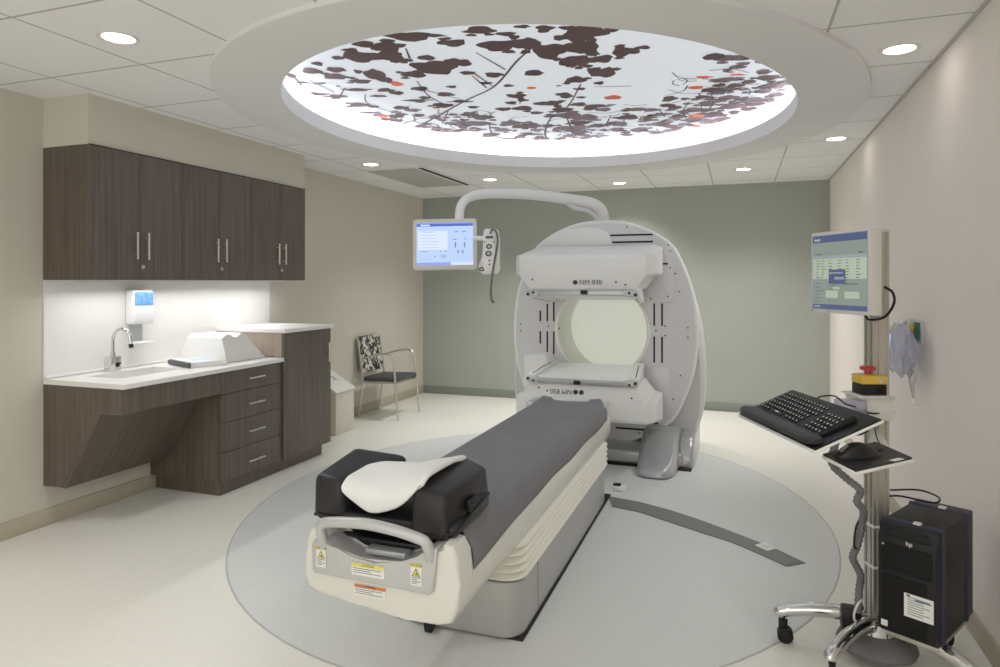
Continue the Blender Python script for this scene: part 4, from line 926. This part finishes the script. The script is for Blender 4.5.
# keyboard tray
TM = frame((.007,2.729,.98), e_, (.184,.078,.085))
b = MB(); b.box((-.012,-.012,-.014),(.548,.226,-.006), .003, mtx=TM); tr = b.build('keyboard_tray', M['label_white'], cart)
b = MB(); b.box((-.008,-.006,-.006),(.545,.223,.0), .002, mtx=TM); b.build('tray_mat', M['black'], tr)
b = MB()
for x in (.30,.36): b.tube([TM@V(x,.10,-.02), TM@V(x+.01,.20,-.045), (.44,2.86,.965)], .011, 8)
b.box((.28,.08,-.05),(.40,.15,-.014), .006, mtx=TM); b.build('tray_arm', M['chrome'], cart)
b = MB(); b.box((.42,.17,-.06),(.47,.215,-.018), .012, mtx=TM); tag(b.build('tilt_knob', M['black'], cart), 'black adjuster knob under the keyboard tray')
# mouse tray
MTC = [V(.241,2.294,.95),V(.310,2.12,.95),V(.501,2.34,.95),V(.433,2.536,.95)]
b = MB(); b.hexa([p-V(0,0,.016) for p in MTC]+[p-V(0,0,.006) for p in MTC], .003, 1); mt = b.build('mouse_tray', M['label_white'], cart)
cm = sum(MTC, V(0,0,0))/4; ins = [cm+(p-cm)*.965 for p in MTC]
b = MB(); b.hexa([p-V(0,0,.006) for p in ins]+[p for p in ins]); b.build('mouse_mat', M['black'], mt, smooth=False)
mx_ = (MTC[2]-MTC[1]).normalized(); my_ = ZU.cross(mx_)
b = MB()
b.box((-.03,-.085,.0),(.022,-.068,.0006), mtx=frame(cm+mx_*.03,mx_,my_)); b.box((.03,.035,.0),(.065,.048,.0006), mtx=frame(cm,mx_,my_)); tag(b.build('mat_print', M['label_white'], mt, smooth=False), 'white print on the black mat')
b = MB(); b.hexa([V(.38,2.36,.905),V(.44,2.36,.905),V(.515,2.97,.895),V(.49,2.97,.895),V(.36,2.28,.934),V(.46,2.34,.934),V(.515,2.97,.912),V(.49,2.97,.912)], .003); b.build('tray_bracket', M['mon_case'], mt)
b = MB(); b.tube(smooth_path([(.56,3.03,.63),(.60,2.99,.645),(.70,2.96,.64),(.74,3.06,.635),(.69,3.14,.635),(.58,3.10,.635)],5), .004, 8); b.build('computer_bracket', M['black'], cart)

# monitor on the column
mn = V(-.874,-.485,0).normalized(); mxx = V(.172,-.31,0).normalized()
MM = frame((.375,2.975,1.5235), mxx, ZU)          # local z = mxx x up, towards the viewer's left
if MM.col[2].xyz.dot(mn) < 0: MM = frame((.375,2.975,1.5235), -mxx, ZU)
t = thing('monitor', 'pale grey monitor with a grey-green table screen on the cart column', 'monitor', (.40,2.99,1.357))
b = MB(); b.box((-.178,-.167,-.052),(.178,.167,0), .006, mtx=MM); case = b.build('case', M['mon_case'], t)
b = MB(); b.box((-.15,-.15,-.062),(.15,.12,-.05), .008, mtx=MM)
for k in range(12): b.box((-.14,-.12+.02*k,-.066),(-.05,-.112+.02*k,-.06), mtx=MM)
b.build('back_cover', M['hose'], t)
b = MB(); b.box((-.05,-.06,-.10),(.05,.06,-.06), .004, mtx=MM); b.build('mount', M['alu'], t)
W, H_ = .163, .150; rr = random.Random(9)
R = [(-W-.003,-H_-.003,W+.003,H_+.003,5),(-W,-H_,W,H_,0),(-W,H_-.028,W,H_,2),(-W+.01,H_-.02,-W+.05,H_-.012,1),(-W,.055,W,.068,4),(-W,-.028,W,.055,1),(-W,-H_,W,-H_+.018,2),(-W+.01,-H_+.005,-W+.05,-H_+.012,4)]
for r_ in range(7):
    for c_ in (-.14,-.105,-.06,-.005,.045,.105):
        y_ = .045-.0115*r_; R.append((c_,y_,c_+rr.uniform(.012,.03),y_+.003,3))
for k in range(12):
    y_ = -.04-.0075*k; x_ = -.145 if k % 2 else -.06; R.append((x_,y_,x_+rr.uniform(.03,.06),y_+.0025,3))
R += [(-.075,-.105,.0,-.075,1),(.04,-.105,.125,-.078,1),(.03,-.05,.12,-.046,3),(-.03,-.07,.01,-.06,1),(.12,.072,.145,.078,3),(-.145,.072,-.1,.076,3)]
R += [(-.055,-.048,.045,.010,2),(-.048,-.008,-.040,.0,1),(-.036,-.006,.03,-.001,4),(-.02,-.03,.038,-.02,4)]
b = MB(); rects(b, R, MM); b.build('screen', [M['q_grey'],M['q_pale'],M['q_blue'],M['q_ink'],M['q_mid'],M['s_dark']], t, smooth=False)
b = MB(); b.box((-.172,-.163,0),(-.168,-.159,.001), mtx=MM)
for x in (-.17,-.06): b.lathe([(.0003,.001),(.003,.001)], (x,-.158,0), 10, MM)
b.build('power_light', M['text'], t, smooth=False)
# keyboard, wrist rest, mouse, stop button
KM = TM @ Matrix.Translation((.275,.112,.0)) @ Matrix.Rotation(math.radians(-1.5),4,'Z')
t = thing('keyboard', 'black wired keyboard on the tilted cart tray', 'keyboard', TM@V(.275,.112,0))
b = MB(); b.hexa([(-.222,-.066,.001),(.222,-.066,.001),(.222,.070,.001),(-.222,.070,.001),(-.222,-.066,.012),(.222,-.066,.012),(.218,.070,.022),(-.218,.070,.022)], .004, 2, KM); b.build('keyboard_body', M['black'], t)
key0 = None; kb = MB(); kb.hexa([(-.0085,-.0085,0),(.0085,-.0085,0),(.0085,.0085,0),(-.0085,.0085,0),(-.0065,-.006,.007),(.0065,-.006,.007),(.0065,.0075,.007),(-.0065,.0075,.007)], .0012, 1)
kb.poly([(-.003,-.001,.0074),(.002,-.001,.0074),(.002,.004,.0074),(-.003,.004,.0074)], 1)
kme = bpy.data.meshes.new('key'); kb.bm.to_mesh(kme); kb.bm.free(); kme.materials.append(M['pc']); kme.materials.append(M['label_white'])
tinv = wmat(t).inverted()
for r_ in range(6):
    y_ = -.052+.0205*r_
    xs = [(-.205+.0205*k, 1.) for k in range(15)]+[(.128+.0205*k, 1.) for k in range(5)]
    if r_ == 0: xs = [(-.205,1),(-.182,1),(-.158,1),(-.085,5.2),(-.012,1),(.012,1),(.036,1),(.060,1)]+[(.128+.0205*k,1) for k in range(5)]
    if r_ == 5: xs = xs[:15]
    for x_, s_ in xs:
        if r_ in (1,2) and 14 <= xs.index((x_, s_)) < 15: continue
        o = bpy.data.objects.new('key', kme); COL.objects.link(o); o.parent = t
        o.matrix_local = tinv @ KM @ Matrix.Translation((x_,y_,.0115+.0009*r_)) @ Matrix.Scale(s_,4,(1,0,0))
P = []
for i in range(15):
    s = i/14; x = -.004+.545*s; r = 1 if 0 < i < 14 else .55
    P.append([(x,.017+.027*r*math.cos(a),.0135+.013*r*math.sin(a)) for a in [2*PI*k/14 for k in range(14)]])
b = MB(); b.grid(P, closed_v=True, caps=True, mtx=TM); tag(b.build('wrist_rest', M['cushion'], None), 'long padded black wrist rest along the front of the keyboard tray', 'wrist rest')
MO = frame(V(.342,2.300,.951), (.80,.60,0), (-.60,.80,0)) @ Matrix.Diagonal((1.25,1.2,1.1,1))
P = []
for i in range(15):
    s = i/14; x = -.062+.124*s; r = math.sin(PI*min(1,max(0.02,s*.96+.02)))**.45; hgt = .036*(math.sin(PI*(.12+.80*s))**.8)*r+.002
    P.append([(x, .031*r*math.cos(a), max(0,hgt*math.sin(a))) for a in [2*PI*k/16 for k in range(16)]])
t = thing('mouse', 'black mouse on the small square mouse tray', 'mouse', MO.translation)
b = MB(); b.grid(P, closed_v=True, caps=True, mtx=MO); b.build('mouse_shell', M['black'], t, angle=60)
b = MB(); b.tube([MO@V(-.052,0,.016), MO@V(-.03,0,.031)], .004, 8); b.build('scroll_wheel', M['hose'], t)
b = MB(); b.tube(smooth_path([MO@V(.062,0,.01), MO@V(.08,.0,.012), V(.43,2.50,.965), V(.44,2.62,.985), V(.45,2.84,1.0)],5), .0022, 6); b.build('cord', M['black'], t)
ES = frame((.474,2.918,1.05), (.94,.337,0), (-.337,.94,0))
t = thing('emergency_stop', 'yellow and black emergency stop box with a red button on the cart shelf', 'stop button', (.474,2.918,1.05))
b = MB(); b.box((-.047,-.04,0),(.047,.04,.042), .004, mtx=ES); b.build('lower_case', M['black'], t)
b = MB(); b.box((-.049,-.042,.042),(.049,.042,.076), .006, mtx=ES); b.build('upper_case', M['estop_yellow'], t)
b = MB(); b.lathe([(.012,.074),(.012,.092),(.028,.094),(.030,.102),(.024,.108),(.0005,.110)], (-.005,0,0), 22, ES); b.build('button', M['red'], t)
b = MB(); b.lathe([(.0003,.001),(.014,.001)], (0,0,0), 14, frame(ES@V(.02,-.0405,.021), ES.col[0].xyz, ZU)); b.build('knockout', M['pc'], t, smooth=False)
b = MB(); b.lathe([(.0003,.001),(.010,.001)], (0,0,0), 14, frame(ES@V(.022,-.0425,.058), ES.col[0].xyz, ZU)); b.build('badge', M['label_white'], t, smooth=False)

# computer tower
P1 = V(.655,2.73,0); we = V(-.866,.5,0).normalized(); de = V(.5,.866,0)
CW, CD = .195, .42
CM_ = frame(P1+we*CW, -we, de)                   # local x right across the front, y into depth, z up
zb0, zt0 = .182, .588
pc = thing('computer_tower', 'black computer tower strapped to the cart beside the right wall', 'computer', (P1+we*CW/2+de*CD/2+V(0,0,zb0)))
b = MB(); b.box((0,.02,zb0),(CW,CD,zt0), .006, mtx=CM_); b.build('case', M['pc'], pc)
b = MB(); b.prism([(0.002,.03,zb0+.006),(0.002,0,zb0+.02),(.002,0,zt0-.05),(.002,.03,zt0-.004)], (CW-.004,0,0), .006, 2, CM_); fr = b.build('front_bezel', M['pc'], pc)
b = MB(); b.box((.014,-.003,.42),(CW-.014,.001,.52), .001, mtx=CM_); b.build('drive_bay', M['pc_dark'], fr, smooth=False)
b = MB()
for k in range(4): b.box((.018,-.0045,.435+.021*k),(CW-.018,-.0025,.437+.021*k), mtx=CM_)
b.build('bay_line', M['pc'], fr, smooth=False)
b = MB(); b.box((.016,-.002,.20),(CW-.03,.001,.405), .001, mtx=CM_); b.build('grille', M['pc_dark'], fr, smooth=False)
b = MB(); b.hexa([(.02,.004,.548),(CW-.02,.004,.548),(CW-.03,.034,.577),(.03,.034,.577),(.02,.0,.552),(CW-.02,.0,.552),(CW-.03,.026,.582),(.03,.026,.582)], 0, 1, CM_); b.build('carry_slot', M['slot'], fr, smooth=False)
FB = frame(CM_@V(CW/2+.01,-.0012,.534), CM_.col[0].xyz, ZU)
text_part('hp', .022, FB, fr, 'emblem', M['label_white'])
b = MB(); b.lathe([(.0003,.001),(.004,.001)], (0,0,0), 10, frame(CM_@V(.022,-.0045,.515), CM_.col[0].xyz, ZU)); b.build('power_light', M['label_white'], fr, smooth=False)
SF = frame(CM_@V(.139,-.0028,.315), CM_.col[0].xyz, ZU)
b = MB(); R = [(-.047,-.042,.047,.042,0)]
for k in range(8): R.append((-.035,.028-.0085*k,-.035+(.07 if k % 3 == 0 else .05),.031-.0085*k,1))
R += [(-.04,.031,-.028,.039,1),(-.012,.022,.04,.028,1)]
rects(b, R, SF, .0005); tag(b.build('paper_label', [M['label_white'],M['q_ink']], fr, smooth=False), 'white paper label with lines of print')
b = MB(); rects(b, [(-.011,-.011,.011,.011,0),(-.007,-.006,.007,.0,1)], frame(CM_@V(.026,-.0025,.222), CM_.col[0].xyz, ZU), .0005); b.build('sticker', [M['label_white'],M['s_ink']], fr, smooth=False)
for y in (.055,.33):
    b = MB()
    b.box((-.004,y,zb0-.003),(CW+.004,y+.028,zt0+.003), .003, mtx=CM_); tag(b.build('strap', M['blue_strap'], pc), 'navy holding strap')
    b = MB(); b.box((.10,y+.002,zt0+.003),(.125,y+.026,zt0+.010), .002, mtx=CM_); b.build('strap_buckle', M['label_white'], pc)
b = MB(); b.box((.01,.05,zb0-.03),(CW-.01,CD-.03,zb0-.004), .006, mtx=CM_)
b.build('computer_shelf', M['alu'], cart)
b = MB(); b.tube(smooth_path([(.52,2.98,.17),(.57,2.93,.16),CM_@V(.10,.20,.165)],4), .02, 8); b.build('shelf_bracket', M['alu'], cart)
# cords
def cord(name, pts, r, m, lab, cat='cord', ribs=False):
    pts = smooth_path(pts, 8); b = MB()
    rs = [r*(1+.10*math.cos(i*PI)) for i in range(len(pts))] if ribs else r
    b.tube(pts, rs, 10); tag(b.build(name, m), lab, cat)
cord('corrugated_hose', [(.33,2.70,.90),(.33,2.79,.80),(.385,2.845,.735),(.435,2.863,.689),(.425,2.869,.644),(.452,2.90,.60),(.452,2.94,.53),(.435,2.921,.46),(.417,2.911,.409),(.445,2.923,.343),(.440,2.92,.285),(.436,2.917,.20)], .014, M['hose'], 'grey corrugated hose winding down the cart column', 'hose', True)
cord('display_cable', [(.455,2.93,1.37),(.474,2.915,1.338),(.531,2.93,1.35),(.564,2.945,1.402),(.56,2.955,1.444),(.535,2.97,1.465)], .005, M['black'], 'black cable looping from the monitor to the column')
kbo = [o for o in COL.objects if o.name == 'keyboard'][0]
b = MB(); b.tube(smooth_path([TM@V(.20,.19,.012),(.257,2.68,1.05),(.28,2.69,1.065),(.328,2.706,1.067),(.37,2.74,1.034),(.42,2.84,1.01)],8), .003, 8); b.build('cord', M['black'], kbo)
cord('bracket_cord', [(.395,2.86,1.02),(.42,2.84,1.0),(.48,2.86,.985),(.54,2.92,.985),(.57,2.97,.975)], .0035, M['black'], 'black cord across the cart clamp under the stop button')
cord('looped_cable', [(.45,2.95,.56),(.43,2.93,.52),(.42,2.90,.46),(.44,2.92,.44)], .004, M['black'], 'short black cord looped beside the cart column at mid height')
cord('adapter_cord', [(.43,2.93,.13),(.42,2.90,.20),(.445,2.91,.25),(.46,2.93,.22)], .004, M['label_white'], 'white cord loop at the foot of the cart column')
b = MB(); b.box((.38,2.92,.105),(.45,2.99,.20), .012); tag(b.build('power_adapter', M['black']), 'black power adapter standing on the cart base behind the hose', 'adapter')

# ------------------------------------------------------------------ gas outlet and bag on the right wall
t = thing('gas_outlet', 'pale medical gas outlet plate on the right wall behind the cart', 'outlet', (XR,4.34,1.15))
b = MB(); b.box((XR-.012,4.11,1.15),(XR,4.58,1.275), .004); b.build('plate', M['mon_case'], t)
b = MB(); b.box((XR-.022,4.15,1.165),(XR-.010,4.25,1.262), .004); b.build('green_port', M['green'], t)
b = MB(); b.cyl((XR-.075,4.31,1.215),(XR-.012,4.31,1.215), .028, 16); b.build('yellow_port', M['outlet_yellow'], t)
b = MB(); b.cyl((XR-.06,4.47,1.22),(XR-.012,4.47,1.22), .022, 14); b.build('flow_nozzle', M['label_white'], t)
BC = V(.835,4.20,1.12)
P = []; rb_ = random.Random(4)
for i in range(21):
    s = i/20; z = .135-.27*s; w = .018+.105*math.sin(PI*min(1,s*.88+.03))**.55; row = []
    for k in range(36):
        a = 2*PI*k/36; j_ = 1+.16*math.sin(7*a+s*5)*math.sin(3*a-4*s)+.10*math.sin(13*a+9*s)+rb_.uniform(-.03,.03)
        row.append((BC.x+.42*w*math.cos(a)*j_, BC.y+2.05*w*math.sin(a)*j_, BC.z+z+.016*math.sin(4*a+1)*s))
    P.append(row)
t = thing('oxygen_mask_bag', 'clear plastic bag of tubing hanging from the wall outlet', 'bag', (.835,4.20,.99))
b = MB(); b.grid(P, closed_v=True, caps=True); b.build('bag', M['clear'], t, angle=25)
b = MB(); b.tube([BC+V(0,0,.13), BC+V(.03,.03,.155), (.90,4.42,1.24)], .010, 8); b.cyl(BC+V(0,0,.10), BC+V(0,0,.15), .022, 12); b.build('bag_neck', M['label_white'], t)
b = MB(); b.tube(smooth_path([(.86,4.10,1.03),(.865,4.14,.97),(.865,4.08,.90),(.86,4.0,.865)],6), .006, 8); b.tube(smooth_path([(.85,4.02,1.05),(.86,3.97,1.0),(.865,4.05,.94),(.86,4.02,.88)],6), .005, 8); b.build('tubing', M['tube'], t)
b = MB(); b.cyl((.86,4.0,.875),(.857,3.985,.845), .011, 10); b.build('connector', M['label_white'], t)
b = MB(); b.tube(smooth_path([BC+V(-.04,-.08,.0),BC+V(-.05,.0,.05),BC+V(-.045,.09,.0),BC+V(-.05,.05,-.06),BC+V(-.05,-.06,-.05),BC+V(-.05,-.04,.02)],6), .006, 8); b.build('coiled_tube', M['tube'], t)
b = MB(); R = [(-.05,-.05,.03,.05,0)]+[(-.04,.035-.014*k,.02,.040-.014*k,1) for k in range(6)]
b.prism([(BC.x-.066,BC.y-.06,BC.z-.02),(BC.x-.062,BC.y+.02,BC.z+.0),(BC.x-.05,BC.y+.02,BC.z+.08),(BC.x-.055,BC.y-.05,BC.z+.07)], (.001,0,0)); b.build('bag_print', M['s_ink'], t, smooth=False)

# ------------------------------------------------------------------ light, camera, colour
def area(loc, rot, sx, sy, e, col=(1,.99,.97)):
    l = bpy.data.lights.new('area_lamp', 'AREA'); l.shape = 'RECTANGLE'; l.size = sx; l.size_y = sy; l.energy = e; l.color = col
    o = bpy.data.objects.new('area_lamp', l); COL.objects.link(o); o.location = loc; o.rotation_euler = rot; return o
t = thing('under_cabinet_light', 'slim light strip hidden under the wall cabinets', 'light strip', (-3.9,3.9,1.48))
b = MB(); b.box((-3.80,2.95,1.484),(-3.76,4.88,1.494)); b.build('strip', M['led_trim'], t)
area((-3.78,3.915,1.482), (0,math.radians(-18),0), .04, 1.9, 9)
# added unseen fill lamp by the front wall, brightens the room
area((-1.5,YF+.15,1.55), (math.radians(96),0,0), 4.2, 2.0, 36, (1,.99,.97))
w = bpy.data.worlds.new('room_air'); scene.world = w; w.use_nodes = True
w.node_tree.nodes['Background'].inputs['Color'].default_value = (1,.98,.95,1); w.node_tree.nodes['Background'].inputs['Strength'].default_value = .3

cam = bpy.data.cameras.new('camera'); co = bpy.data.objects.new('camera', cam); COL.objects.link(co); scene.camera = co
co.location = (0,0,1.486); co.rotation_euler = (PI/2,0,.34371)
cam.sensor_width = 36; cam.lens = 668*36/1000; cam.shift_y = -(333.5-281.307)/1000; cam.clip_start = .05
scene.view_settings.view_transform = 'Standard'; scene.view_settings.look = 'None'; scene.view_settings.exposure = .35; scene.view_settings.gamma = 1.2
